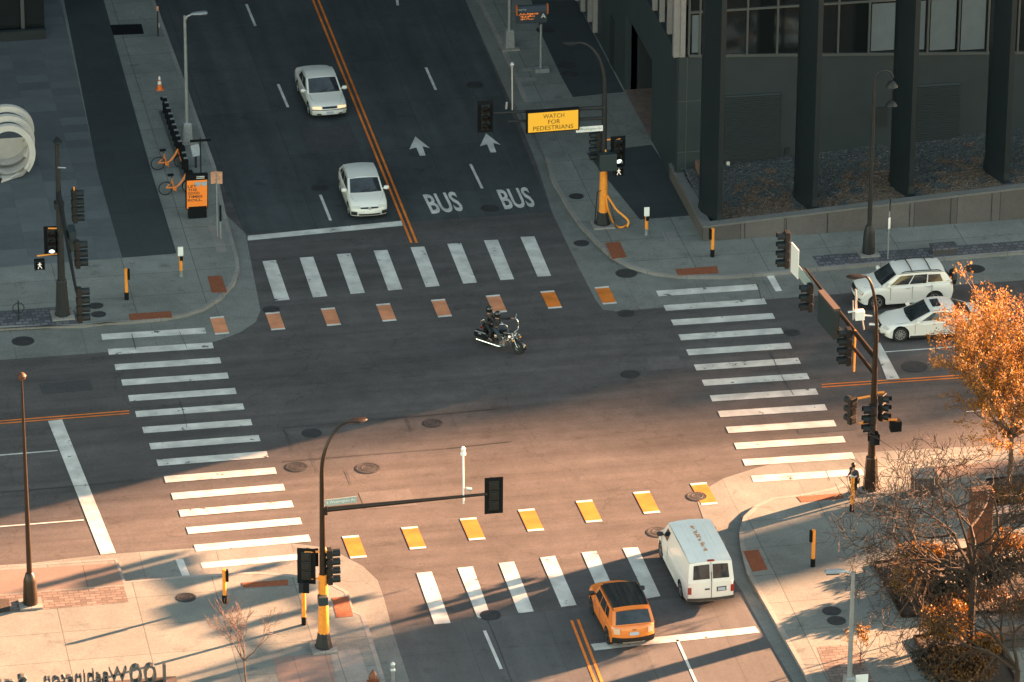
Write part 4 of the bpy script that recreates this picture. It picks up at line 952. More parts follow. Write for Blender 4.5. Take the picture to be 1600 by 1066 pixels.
# bike dock
t0=G(291,274,Z); t1=G(258,178,Z); t_=thing('bike_dock','row of dark docking posts of the bike share stand','bike dock',(t0.x,t0.y,Z)); dv=t1-t0; rz=math.atan2(dv.y,dv.x)
MB().box((dv.x/2,dv.y/2,.03),(dv.length+.6,.5,.05),rz=rz).build('base_rail',mat('dock_grey',(.10,.11,.11),.5,.3),t_)
for i in range(12):
    p=dv*(i/11); q=T3((p.x,p.y,0),rz+PI/2)
    d=MB().box((0,0,.42),(.22,.16,.78),mat4=q).box((.06,0,.8),(.30,.2,.14),mat4=q).build('dock',BLACKM,t_,bevel=.02)
    MB().box((0,0,.885),(.2,.17,.02),mat4=q).build('dock_top',mat('dock_top',(.20,.21,.22),.4),d)
b=G(306,262,Z); kp=thing('pay_terminal','small slanted grey panel beside the bike dock','panel',(b.x,b.y,Z)); MB().box((0,0,.45),(.1,.1,.9)).build('post',BLACK,kp); MB().box((0,0,0),(.45,.03,.55),mat4=T3((0,-.05,.9),.4,R(-25))).build('panel',GALV,kp)
# sculpture
WS=mat('sculpture_white',(.58,.53,.48),.5,var=.06)
b=G(23,272,Z); t_=thing('spiral_sculpture','white looping ribbon sculpture on the left plaza','sculpture',(b.x,b.y,Z))
def ribbon(cx,cz,rx,rzv,y0_,y1_,a0_,a1_,w0,w1,k=40):
    rows=[]
    for i in range(k+1):
        u=i/k; q=a0_+(a1_-a0_)*u; y=y0_+(y1_-y0_)*u; wd=w0+(w1-w0)*u; c_=Vector((cx+rx*math.cos(q),y,cz+rzv*math.sin(q))); nr=Vector((math.cos(q),0,math.sin(q)))
        rows.append([c_+nr*.16+Vector((0,-wd/2,0)),c_+nr*.16+Vector((0,wd/2,0)),c_-nr*.13+Vector((0,wd/2,0)),c_-nr*.13+Vector((0,-wd/2,0)),c_+nr*.16+Vector((0,-wd/2,0))])
    return rows
mb=MB()
for i,(yy,zz,rr) in enumerate([(.9,1.95,1.25),(.2,1.65,1.2),(-.5,1.35,1.15)]):
    mb.grid(ribbon(-.35,zz,rr,1.15+.1*i,yy,yy-.5,-.75,PI+.8,.28,.30))
mb.grid(ribbon(-.35,1.0,1.15,1.0,-.5,.5,-1.9,-.1,.9,.25,24)); mb.build('ribbon_loops',WS,t_,smooth=True)
for k_,(yy,rr,zz) in enumerate([(.75,1.18,1.5),(.1,1.12,1.25)]):
    q_=MB(); q_.grid([[Vector((-.35+rr*math.cos(q),y,zz+.98*rr*math.sin(q))) for y in(yy-.55,yy+.5)] for q in [PI*.98+PI*1.04*i/24 for i in range(25)]]); q_.grid([[Vector((-.35+(rr-.06)*math.cos(q),y,zz+.98*(rr-.06)*math.sin(q))) for y in(yy-.55,yy+.5)] for q in [PI*.98+PI*1.04*i/24 for i in range(25)]],flip=True); q_.build('ribbon_shell',WS,t_,smooth=True)
MB().grid([[Vector((-.35+1.12*math.cos(q)*u,.95,1.45+1.1*math.sin(q)*u)) for u in (0,.5,1)] for q in [PI+PI*i/16 for i in range(17)]]).build('inner_wall',WS,t_,smooth=True)
rows=[[Vector((-.35+1.05*math.cos(q),y,.95+.85*math.sin(q))) for y in(-.7,.7)] for q in [PI+.1+(PI-.2)*i/20 for i in range(21)]]
mb=MB(); mb.grid(rows); mb.grid([[v*1.0+Vector((0,0,-.05)) for v in r_] for r_ in rows],flip=True); mb.build('bowl',WS,t_,smooth=True)
# parked bikes
BO=mat('bike_orange',(.72,.20,.03),.4); TY=mat('tyre',(.012,.012,.013),.8); RIMM=mat('spokes',(.14,.15,.16),.5,.4)
def circ(c,r,k=24): return [Vector((c[0]+r*math.cos(2*PI*i/k),c[1],c[2]+r*math.sin(2*PI*i/k))) for i in range(k+1)]
def bicycle(label,rear,front):
    a=G(*rear,Z);f=G(*front,Z); t_=thing('share_bicycle',label,'bicycle',(a.x,a.y,Z),math.atan2((f-a).y,(f-a).x),'parked share bicycles')
    for x in (0,1.12):
        w_=bpy.data.objects.new('wheel',None); COL.objects.link(w_); w_.parent=t_; w_.location=(x,0,.34)
        MB().tube(circ((0,0,0),.32),.024,6).build('tyre',TY,w_,smooth=True)
        mb=MB().tube(circ((0,0,0),.285),.01,4).tube([(0,-.05,0),(0,.05,0)],.04,8)
        for k in range(12): q=2*PI*k/12; mb.tube([(0,0,0),(.28*math.cos(q),0,.28*math.sin(q))],.004,3)
        mb.build('spokes',RIMM,w_)
        MB().grid([[Vector((.35*math.cos(q),y,.35*math.sin(q))) for y in(-.04,.04)] for q in [R(30)+R(150)*i/14 for i in range(15)]]).build('mudguard',RIMM if x==0 else BLACKM,t_).location=(x,0,.34)
    fr_=MB().tube(smooth([Vector((0,0,.36)),Vector((.42,0,.36)),Vector((.62,0,.44)),Vector((.85,0,.72)),Vector((.98,0,.98))]),[.035]*10+[.05]*11,8)
    fr_.tube([(.40,0,.30),(.30,0,.82)],.03,8).tube([(0,0,.36),(.30,0,.62)],.022,6).tube([(1.12,0,.34),(.96,0,1.0)],.028,8); fr_.build('frame',BO,t_,smooth=True)
    MB().tube([(.30,0,.82),(.27,0,.98)],.018,6).box((.25,0,1.0),(.28,.17,.07)).build('saddle',BLACKM,t_)
    MB().tube([(.97,0,1.0),(.95,0,1.13),(.86,-.3,1.14)],.016,6).tube([(.95,0,1.13),(.86,.3,1.14)],.016,6).build('handlebar',BLACKM,t_)
    MB().box((1.15,0,.98),(.3,.36,.22)).build('basket',BLACKM,t_); MB().lathe([(.09,-.02),(.09,.02)],n=14,mm=T3((.42,-.06,.30),0,PI/2)).tube([(.42,-.12,.30),(.5,-.14,.18)],.014,5).build('crank',BO,t_)
bicycle('orange share bicycle in the dock further from the poster',(247,266),(286,262))
bicycle('orange share bicycle in the dock beside the poster',(259,305),(298,301))

# ================= VEHICLES =================
PW=mat('car_white',(.72,.69,.64),.28,coat=.6); PV=mat('van_white',(.76,.74,.69),.35,coat=.3,var=.03,vscale=2); PO=mat('car_orange',(.78,.205,.03),.3,coat=.6)
CG=mat('car_glass',(.022,.026,.03),.05,spec=.7,var=.75,vscale=1.6,detail=3); TRIM=mat('car_trim',(.014,.015,.016),.5); RIMS=mat('alloy_rim',(.42,.41,.40),.3,.7); TYR=mat('tyre_rubber',(.014,.014,.015),.8)
ROOFB=mat('roof_black',(.018,.02,.022),.25,coat=.5); HLW=mat('headlamp',(.55,.52,.47),.15); TLR=mat('tail_lamp',(.30,.03,.02),.2); SEAM=mat('seam',(.16,.15,.14),.6)
HLON=mat('headlamp_lit',(.8,.6,.4),.2,emit=(1,.55,.25),estr=.06); PLT=mat('number_plate',(.42,.46,.52),.5); GRL=mat('grille',(.02,.021,.022),.4,.3); AMBER=mat('amber_lamp',(.75,.28,.04),.2)
def interp(P,x):
    for (x0,z0),(x1,z1) in zip(P,P[1:]):
        if (x0-x)*(x1-x)<=0 and x0!=x1: return z0+(z1-z0)*(x-x0)/(x1-x0)
    return P[0][1] if abs(x-P[0][0])<abs(x-P[-1][0]) else P[-1][1]
def car(name,label,cat,loc,rz,p):
    L,Wd=p['L'],p['W']; hl=L/2; t_=thing(name,label,cat,(loc[0],loc[1],0.02),rz)
    paint=p['paint']; top=p['top']        # top: (x,z) from front to rear, belt line in the middle
    wr=p.get('wr',.33); wx=p['wx']; gc=p.get('gc',.2)
    ol=[];flag=[]
    def add(x,z,f=0): ol.append((x,z)); flag.append(f)
    fb,rb=p['front'],p['rear']            # bumper profiles, bottom to top / top to bottom
    for x,z in fb: add(x,z)
    for x,z in top: add(x,z)
    for x,z in rb: add(x,z)
    ar=wr+.065
    for cx in (wx[1],wx[0]):
        n=9
        for i in range(n+1):
            q=PI-PI*i/n if False else PI*i/n
            x=cx-ar*math.cos(q); z=max(gc,wr+ar*math.sin(q)); add(x,z if 0<i<n else gc,1 if i<n else 0)
    N=len(ol); U=[-1,-.985,-.93,-.75,-.45,0,.45,.75,.93,.985,1]
    vs=[]
    nose=p.get('nose',.16); tail=p.get('tail',.10); crown=p.get('crown',.045)
    def planw(x): 
        a=abs(x)/hl; return 1-.075*max(0,(a-.55)/.45)**2
    for u in U:
        au=abs(u)
        for i,(x,z) in enumerate(ol):
            z2=z; x2=x
            istop=i>=len(fb)-1 and i<len(fb)+len(top)+1
            if istop: z2=z-.10*max(0,(au-.90)/.10)**1.5-crown*au*au+ (0 if z>0 else 0)
            if x>hl-.55: x2=x-nose*au**2.6*((x-(hl-.55))/.55)
            if x<-hl+.45: x2=x+tail*au**2.6*((-hl+.45-x)/.45*-1*-1)
            shrink=1.0 if .35<z<top[len(top)//2][1]-.12 else (.985 if z>=.35 else .96)
            yy=u*Wd/2*planw(x)*(shrink if au>.9 else 1)
            vs.append((x2,yy,z2))
    fs=[];mi=[]
    for a in range(len(U)-1):
        for i in range(N):
            j=(i+1)%N; fs.append((a*N+i,(a+1)*N+i,(a+1)*N+j,a*N+j)); mi.append(1 if flag[i] or (ol[i][1]<gc+.02 and ol[j][1]<gc+.02) else 0)
    fs.append(tuple(range(N))); fs.append(tuple(reversed([ (len(U)-1)*N+i for i in range(N)]))); mi+= [0,0]
    mb=MB(); mb.v=vs; mb.f=fs; mb.m=mi
    body=mb.build('body',[paint,TRIM],t_,smooth=True,ang_=38)
    # cabin
    (xw,zw),(xf,zf_),(xr_,zr_),(xb,zb)=p['cabin']; tum=p.get('tumble',.32); wb=Wd/2-p.get('beltin',.05)
    zt_=max(zf_,zr_); wt=wb-tum*(zt_-(zw+zb)/2)*.55
    bow=p.get('bow',.10)
    def Sf(u,v):   # windscreen
        ww=wb+(wt-wb)*v; x=xw+(xf-xw)*v-bow*u*u*(1-.4*v); z=zw-.02*u*u+(zf_-zw)*v-.045*u*u*v; return Vector((x,u*ww*.97,z))
    def Sr(u,v):
        ww=wb+(wt-wb)*v; x=xb+(xr_-xb)*v+bow*.6*u*u*(1-.4*v); z=zb-.02*u*u+(zr_-zb)*v-.045*u*u*v; return Vector((x,u*ww*.97,z))
    rp=p.get('roof',[]) 
    def Rr(u,s):
        x=(xf-bow*.6*u*u)+((xr_+bow*.36*u*u)-(xf-bow*.6*u*u))*s; z=zf_+(zr_-zf_)*s+.05*math.sin(PI*s)-.045*u*u; return Vector((x,u*wt*.97,z))
    def Ss(s,v,sd):
        a=Sf(1,v);b=Sr(1,v); q=a+(b-a)*s; out=.03*math.sin(PI*s); zz=(.05*math.sin(PI*s))*v*v; return Vector((q.x,sd*(abs(q.y)+out*(1-v*.3)),q.z+zz))
    us=[-1+.2*i for i in range(11)]
    shell=MB()
    shell.grid([[Sf(u,v) for u in us] for v in (0,.33,.66,1)]); shell.grid([[Sr(u,v) for u in us] for v in (0,.33,.66,1)],flip=True)
    shell.grid([[Rr(u,s/8) for u in us] for s in range(9)])
    ss=[i/12 for i in range(13)]
    for sd in (-1,1): shell.grid([[Ss(s,v,sd) for s in ss] for v in (0,.33,.66,1)],flip=sd>0)
    shell.grid([[Sf(u,0)+Vector((0,0,-.001)) for u in us],[Sr(u,0)+Vector((0,0,-.001)) for u in us]])
    cab=shell.build('cabin',p.get('cabpaint',paint),t_,smooth=True,ang_=30)
    if p.get('roofmat'):
        MB().grid([[Rr(u*.97,s/8)+Vector((0,0,.006)) for u in us] for s in range(9)]).build('roof',p['roofmat'],t_,smooth=True)
    def patch(fn,u0,u1,v0,v1,nrm,m=CG,name='window',nu=8,nv=4):
        mb=MB(); rows=[[fn(u0+(u1-u0)*i/nu,v0+(v1-v0)*j/nv)+nrm for i in range(nu+1)] for j in range(nv+1)]; mb.grid(rows); return mb.build(name,m,t_,smooth=True)
    patch(Sf,-.90,.90,p.get('ws0',.03),.93,Vector((.008,0,.012)),name='windscreen')
    if p.get('reardoors'):
        for a,b in ((-.80,-.07),(.07,.80)): patch(Sr,a,b,.18,.86,Vector((-.012,0,.002)),name='rear_window')
    else: patch(Sr,-.84,.84,p.get('rw0',.12),.88,Vector((-.010,0,.010)),name='rear_window')
    for sd in (-1,1):
        for (s0,s1,v0,v1) in p['wins']:
            mb=MB(); rows=[]
            for j in range(4):
                v=v0+(v1-v0)*j/3; rows.append([Ss(s0+(s1-s0)*i/5,v,sd)+Vector((0,sd*.010,.002)) for i in range(6)])
            mb.grid(rows); mb.build('side_window',CG,t_,smooth=True)
    # wheels
    for cx in wx:
        for sd in (-1,1):
            w_=bpy.data.objects.new('wheel',None); COL.objects.link(w_); w_.parent=t_; w_.location=(cx,sd*(Wd/2-.115),wr); w_.rotation_euler=(PI/2 if sd<0 else -PI/2,0,0)
            MB().lathe([(wr*.62,-.10),(wr*.93,-.11),(wr,-.07),(wr,.07),(wr*.93,.105),(wr*.68,.10),(wr*.62,.07)],n=28).build('tyre',TYR,w_,smooth=True)
            mb=MB(); mb.lathe([(wr*.66,.06),(wr*.68,.10),(wr*.62,.10),(wr*.60,.03),(.01,.02)],n=28); ns=p.get('spokes',5)
            for k in range(ns): q=2*PI*k/ns; mb.add([(math.cos(q+d_)*r_,math.sin(q+d_)*r_,z_) for r_,d_,z_ in ((.03,-.9,.085),(.03,.9,.085),(wr*.62,.13,.09),(wr*.62,-.13,.09))],[(0,3,2,1)])
            mb.lathe([(.06,.07),(.055,.10),(.01,.105)],n=12)
            o=mb.build('rim',[p.get('rim',RIMS)],w_,smooth=True)
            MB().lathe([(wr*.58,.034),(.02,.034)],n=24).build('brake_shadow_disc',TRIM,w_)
    fx=max(x for x,z in fb); rx=min(x for x,z in rb)
    def front_patch(name,m,y0,y1,z0,z1,sink=.004,sym=False,th=.03):
        for sd in ((1,-1) if sym else (1,)):
            rows=[]
            for j in range(4):
                z=z0+(z1-z0)*j/3; row=[]
                for i in range(7):
                    y=(y0+(y1-y0)*i/6); au=min(1,abs(y)/(Wd/2)); x=interp([(zz,xx) for xx,zz in fb+top[:3]],z); x2=x-nose*au**2.6*max(0,(x-(hl-.55))/.55)+sink
                    row.append(Vector((x2+.006,sd*y,z-(crown*au*au if z>fb[-1][1]-.02 else 0))))
                rows.append(row)
            MB().grid(rows,flip=sd<0).build(name,m,t_,smooth=True)
    def rear_patch(name,m,y0,y1,z0,z1,sink=.008,sym=False):
        for sd in ((1,-1) if sym else (1,)):
            rows=[]
            for j in range(4):
                z=z0+(z1-z0)*j/3; row=[]
                for i in range(7):
                    y=(y0+(y1-y0)*i/6); au=min(1,abs(y)/(Wd/2)); x=interp([(zz,xx) for xx,zz in top[-2:]+rb],z); x2=x+tail*au**2.6*min(1,max(0,(-hl+.45-x)/.45))-sink
                    row.append(Vector((x2,sd*y,z)))
                rows.append(row)
            MB().grid(rows,flip=sd>0).build(name,m,t_,smooth=True)
    for a in p.get('fp',[]): front_patch(*a[:6],sym=a[6] if len(a)>6 else False)
    for a in p.get('rp',[]): rear_patch(*a[:6],sym=a[6] if len(a)>6 else False)
    # mirrors
    for sd in (-1,1):
        q=Ss(.06,.10,sd); MB().lathe([(.02,-.13),(.085,-.10),(.10,0),(.085,.10),(.02,.13)],n=12,mm=T3((q.x+.02,sd*(Wd/2+.10),q.z+.05),0,PI/2)).tube([(q.x,sd*(Wd/2-.08),q.z),(q.x,sd*(Wd/2+.06),q.z+.04)],.03,6).build('mirror',p.get('mirror',paint),t_,smooth=True)
    # door seams and handles, sill
    for sd in (-1,1):
        for xd in p.get('doors',[]):
            zt2=interp(top,xd)-.10; MB().box((xd,sd*(Wd/2-.002),(gc+.18+zt2)/2),(.018,.012,zt2-gc-.18)).build('door_seam',SEAM,t_)
        for xd in p.get('handles',[]): MB().box((xd,sd*(Wd/2+.004),interp(top,xd)-.17),(.18,.03,.035)).build('door_handle',p.get('handlem',paint),t_,bevel=.008)
        MB().box(((wx[0]+wx[1])/2,sd*(Wd/2-.03),gc+.04),(wx[0]-wx[1]-2*ar-.04,.05,.10)).build('sill',p.get('sill',TRIM),t_)
    if not p.get('reardoors'):
        x0_=xw+.05; x1_=hl-.42
        for sd in (-1,1): MB().tube([(x0_,sd*(Wd/2-.16),interp(top,x0_)+.005-crown*.6),((x0_+x1_)/2,sd*(Wd/2-.19),interp(top,(x0_+x1_)/2)+.003-crown*.6),(x1_,sd*(Wd/2-.36),interp(top,x1_)-crown*.35)],.006,4).build('bonnet_seam',SEAM,t_)
    for sd in p.get('rails',[]):
        pts=[Ss(s,1,sd)+Vector((0,-sd*.06,.07+(.0 if .1<s<.9 else -.05))) for s in (.08,.14,.5,.86,.93)]; MB().tube(pts,.022,6).build('roof_rail',TRIM,t_,smooth=True)
    for s in p.get('bars',[]):
        a=Ss(s,1,1)+Vector((0,-.06,.085));b=Ss(s,1,-1)+Vector((0,.06,.085)); MB().tube([a,(a+b)/2+Vector((0,0,.03)),b],.025,6).build('roof_bar',TRIM,t_)
    if p.get('wipers'):
        for y in (-.35,.25): a=Sf(y,.06)+Vector((.03,0,.03)); b=Sf(y+.55,.22)+Vector((.03,0,.03)); MB().tube([a,b],.010,4).build('wiper',TRIM,t_)
    t_['_']=0; del t_['_']
    return t_,Rr,Sr,Sf
def place(px,py,rz,L,end):      # world centre from the pixel of the bumper end on the ground
    g=G(px,py); d=Vector((math.cos(rz),math.sin(rz),0)); return g-d*(L/2) if end=='front' else g+d*(L/2)
DOWN=-PI/2; UPD=PI/2
# white sedan driving towards the viewer (older saloon)
sed=dict(L=5.05,W=1.85,paint=PW,wx=(1.60,-1.25),wr=.32,gc=.2,front=[(2.38,.22),(2.50,.30),(2.52,.52),(2.46,.62)],top=[(2.36,.70),(1.9,.80),(1.15,.90),(.95,.93),(-.3,.95),(-1.55,.98),(-2.05,.98),(-2.38,.94)],rear=[(-2.50,.80),(-2.52,.45),(-2.42,.24)],
 cabin=((1.18,.90),(.28,1.42),(-.98,1.42),(-1.72,.97)),tumble=.42,nose=.22,tail=.14,wins=[(.13,.47,.10,.86),(.51,.84,.10,.86)],rim=RIMS,doors=(.95,-.1,-1.15),
 fp=[('headlight',HLON,.40,.82,.585,.70,True),('grille',GRL,-.36,.36,.60,.68),('bumper_strip',TRIM,-.85,.85,.525,.555),('number_plate',PLT,-.17,.17,.34,.47),('lower_intake',TRIM,.42,.62,.30,.36,True)],
 rp=[('tail_light',TLR,.35,.85,.70,.86,True),('number_plate',PLT,-.17,.17,.5,.63)],wipers=True)
rz=DOWN+R(2); c=place(516,189,rz,5.05,'front'); s1,_,Sr_,_=car('white_sedan','white saloon car with lit orange headlights driving down the far avenue','car',c,rz,sed)
if False: MB().tube([(-2.25,.70,.99),(-2.27,.68,1.09),(-2.30,0,1.11),(-2.27,-.68,1.09),(-2.25,-.70,.99)],.03,6).build('spoiler',PW,s1,smooth=True)
# white hatchback
hat=dict(L=4.26,W=1.80,paint=PW,wx=(1.30,-1.33),wr=.32,gc=.18,front=[(2.00,.20),(2.11,.30),(2.13,.50),(2.09,.62)],top=[(1.98,.74),(1.6,.86),(1.05,.97),(.85,.99),(-.3,1.0),(-1.4,1.02),(-1.85,1.04),(-1.98,1.0)],rear=[(-2.06,.85),(-2.13,.5),(-2.05,.22)],
 cabin=((1.08,.97),(.28,1.46),(-1.45,1.44),(-1.98,1.02)),tumble=.40,nose=.24,tail=.10,wins=[(.11,.42,.10,.86),(.45,.72,.10,.86),(.75,.88,.14,.80)],doors=(.85,-.2,-1.0),spokes=5,
 fp=[('headlight',HLW,.42,.82,.60,.73,True),('grille',GRL,-.42,.42,.60,.67),('lower_grille',TRIM,-.5,.5,.27,.36),('corner_intake',TRIM,.58,.84,.28,.46,True),('number_plate',PLATEW,-.22,.22,.40,.52)],
 rp=[('tail_light',TLR,.5,.85,.75,.90,True),('number_plate',PLATEW,-.2,.2,.5,.63)],wipers=True)
rz=DOWN-R(0); c=place(578,346,rz,4.26,'front'); s2,_,_,_=car('white_hatchback','white hatchback waiting close to the far stop line with lights off','car',c,rz,hat)
MB().lathe([(.075,0),(.075,.012),(.05,.016)],n=20,mm=T3((2.125,0,.635),0,0,PI/2)).build('badge',SILV,s2,smooth=True)
# white coupe facing left
coup=dict(L=4.70,W=1.82,paint=PW,wx=(1.50,-1.35),wr=.345,gc=.17,front=[(2.22,.20),(2.33,.28),(2.35,.46),(2.30,.60)],top=[(2.18,.68),(1.8,.79),(1.15,.89),(.95,.91),(-.3,.93),(-1.5,.98),(-2.0,.99),(-2.25,.96)],rear=[(-2.33,.80),(-2.35,.45),(-2.25,.22)],
 cabin=((1.12,.88),(.10,1.37),(-.95,1.36),(-1.85,.98)),tumble=.50,nose=.30,tail=.16,wins=[(.14,.56,.10,.85),(.59,.80,.14,.78)],doors=(.85,-.55),handles=(-.42,),spokes=10,
 fp=[('headlight',HLW,.50,.84,.57,.69,True),('grille',GRL,-.36,.36,.50,.64),('lower_intake',TRIM,-.32,.32,.26,.36),('fog_lamp',TRIM,.60,.74,.30,.37,True)],rp=[('tail_light',TLR,.45,.85,.72,.86,True)],wipers=True)
rz=PI-R(1.5)+R(0); g=G(1378,531); d=Vector((math.cos(rz),math.sin(rz),0)); c=g-d*2.25+Vector((.0,.50,0)); s3,Rr_,_,_=car('white_coupe','white coupe with dark sunroof waiting half hidden by the orange tree','car',c,rz,coup)
MB().grid([[Rr_(u,s)+Vector((0,0,.012)) for u in (-.55,-.2,.2,.55)] for s in (.12,.3,.48)]).build('sunroof',CG,s3,smooth=True)
# white SUV facing left
suv=dict(L=4.60,W=1.83,paint=PW,wx=(1.37,-1.29),wr=.35,gc=.24,front=[(2.12,.26),(2.25,.36),(2.28,.62),(2.22,.80)],top=[(2.10,.92),(1.7,1.03),(1.15,1.10),(.95,1.12),(-.3,1.13),(-1.5,1.16),(-1.95,1.16),(-2.15,1.12)],rear=[(-2.22,.95),(-2.28,.6),(-2.18,.30)],
 cabin=((1.22,1.09),(.45,1.64),(-1.78,1.64),(-2.14,1.14)),tumble=.36,nose=.30,tail=.14,wins=[(.10,.36,.08,.84),(.38,.63,.08,.84),(.65,.88,.12,.80)],doors=(.75,-.25,-1.15),handles=(-.05,-1.0),rails=(-1,1),bars=(.30,.70),handlem=SILV,sill=PW,
 fp=[('headlight',HLW,.52,.84,.72,.90,True),('turn_lamp',AMBER,.76,.86,.74,.84,True),('grille',GRL,-.42,.42,.68,.86),('lower_intake',TRIM,-.4,.4,.36,.50),('fog_lamp',TRIM,.62,.76,.42,.52,True)],rp=[('tail_light',TLR,.6,.88,.95,1.12,True),('number_plate',PLT,-.2,.2,.55,.68)],wipers=True)
rz=PI-R(.5); g=G(1335,482); d=Vector((math.cos(rz),math.sin(rz),0)); c=g-d*2.3+Vector((0,.55,0)); s4,_,_,_=car('white_suv','white sport utility car with roof bars waiting nearest the planter wall','car',c,rz,suv)
sw=MB().lathe([(.33,-.1),(.36,-.06),(.36,.08),(.30,.12),(.01,.13)],n=24,mm=T3((-2.36,-.1,.92),0,0,-PI/2)).build('spare_wheel_cover',TRIM,s4,smooth=True)
# orange SUV from behind
jeep=dict(L=4.24,W=1.85,paint=PO,wx=(1.27,-1.30),wr=.35,gc=.26,front=[(2.02,.28),(2.10,.40),(2.12,.75),(2.08,.90)],top=[(2.00,1.00),(1.6,1.06),(1.15,1.10),(.95,1.11),(-.3,1.12),(-1.5,1.13),(-1.9,1.12),(-2.02,1.06)],rear=[(-2.07,.95),(-2.10,.80),(-2.14,.60),(-2.13,.48),(-2.05,.32)],
 cabin=((1.12,1.09),(.62,1.64),(-1.62,1.65),(-2.0,1.10)),tumble=.34,nose=.22,tail=.26,beltin=.04,wins=[(.08,.34,.08,.84),(.37,.62,.08,.84),(.65,.80,.10,.80)],doors=(.8,-.15,-1.05),roofmat=ROOFB,mirror=TRIM,rails=(-1,1),rw0=.06,rim=mat('rim_dark',(.08,.08,.085),.35,.6),
 fp=[('grille',GRL,-.5,.5,.72,.88),('headlight',HLW,.55,.8,.72,.90,True)],
 rp=[('tail_light',mat('tail_lamp_pale',(.62,.42,.30),.25),.56,.80,.74,.98,True),('number_plate',PLT,-.19,.19,.70,.83),('number_plate_light',TRIM,-.09,.09,.90,.93),('bumper',TRIM,-.86,.86,.33,.60),('skid_plate',SILV,-.45,.45,.34,.40)])
rz=UPD+R(2.5); c=place(991,1018,rz,4.24,'rear'); s5,Rr_,Sr_,_=car('orange_suv','small orange off road car with black roof crossing the near stop line','car',c,rz,jeep)
mb=MB()
for y in (-.6,-.3,0,.3,.6): a=Rr_(y,.06)+Vector((0,0,.015)); b=Rr_(y,.9)+Vector((0,0,.015)); m_=Rr_(y,.5)+Vector((0,0,.02)); mb.tube([a,m_,b],.016,5)
mb.build('roof_ribs',mat('roof_rib',(.022,.024,.026),.3),s5)
MB().grid([[Vector((x,y,1.10 if x<1.4 else 1.045)) for y in(-.34,.34)] for x in(1.22,1.40,1.75)]).build('bonnet_decal',TRIM,s5)
q=MB(); rows=[[Rr_(u,1.0)+Vector((-.14+.06*u*u,0,.012)) for u in [-.95+.19*i for i in range(11)]],[Rr_(u,.93)+Vector((0,0,.014)) for u in [-.95+.19*i for i in range(11)]]]; q.grid(rows); q.build('spoiler',PO,s5,smooth=True)
# white van from behind
van=dict(L=5.50,W=2.00,paint=PV,wx=(1.95,-1.55),wr=.37,gc=.27,front=[(2.62,.32),(2.72,.42),(2.75,.75),(2.68,.95)],top=[(2.60,1.05),(2.35,1.13),(1.95,1.20),(1.80,1.22),(0,1.22),(-1.6,1.22),(-2.5,1.22),(-2.70,1.20)],rear=[(-2.72,1.0),(-2.74,.6),(-2.70,.36)],
 cabin=((2.05,1.18),(1.25,2.03),(-2.52,2.05),(-2.72,1.19)),tumble=.17,nose=.20,tail=.10,beltin=.03,wins=[(.07,.20,.12,.78)],doors=(1.75,.75),reardoors=True,mirror=TRIM,sill=PV,rim=mat('rim_steel',(.22,.21,.20),.5,.4),
 fp=[('grille',GRL,-.5,.5,.6,.9),('headlight',HLW,.55,.85,.65,.88,True)],
 rp=[('tail_light',TLR,.80,.95,.70,1.0,True),('number_plate',mat('plate_dark_frame',(.05,.05,.055),.5),-.62,-.22,.78,.98),('bumper',mat('van_bumper',(.07,.065,.06),.5,.3),-.97,.97,.37,.52)])
rz=UPD+R(1.2); c=place(1111,953,rz,5.5,'rear'); s6,Rr_,Sr_,_=car('white_van','white delivery van with rust marks along its roof and twin rear windows','van',c,rz,van)
MB().box((-2.735,-.42,.88),(.01,.30,.13)).build('number_plate',PLT,s6)
MB().box((-2.745,0,1.1),(.02,.025,1.15)).build('door_seam',SEAM,s6); q=Sr_(0,.5)
MB().tube([Sr_(0,.02)+Vector((-.012,0,0)),Sr_(0,.97)+Vector((-.012,0,0))],.014,4).build('door_seam',SEAM,s6)
MB().box(Rr_(0,.985)+Vector((-.04,0,.02)),(.1,.28,.05)).build('brake_lamp',TLR,s6,bevel=.01)
for sd in (-1,1): MB().box((-2.745,sd*.17-.0,.92),(.03,.2,.05)).build('door_handle',TRIM,s6) if sd>0 else None
mb=MB()
for y in (-.55,-.33,-.11,.11,.33,.55): mb.tube([Rr_(y,.10)+Vector((0,0,.0)),Rr_(y,.5)+Vector((0,0,.004)),Rr_(y,.95)+Vector((0,0,.0))],.012,4)
mb.build('roof_ribs',PV,s6)
mb=MB(); random.seed(3)
for s_,n_ in ((.20,9),(.33,5),(.42,8),(.62,10),(.75,6),(.52,3)):
    for k in range(n_):
        s0=s_+random.gauss(0,.025); y0=.02+random.gauss(0,.05)-.12*(s_-.4); r=random.uniform(.02,.07)
        cpt=Rr_(y0,s0)+Vector((0,0,.014+.0007*k)); mb.add([cpt+Vector((r*random.uniform(.6,1.5)*math.cos(a),r*random.uniform(.5,1.1)*math.sin(a),0)) for a in [i*PI/4 for i in range(8)]],[tuple(range(8))])
mb.build('rust_patches',mat('rust_mark',(.55,.26,.12),.8,var=.3,vscale=10),s6)

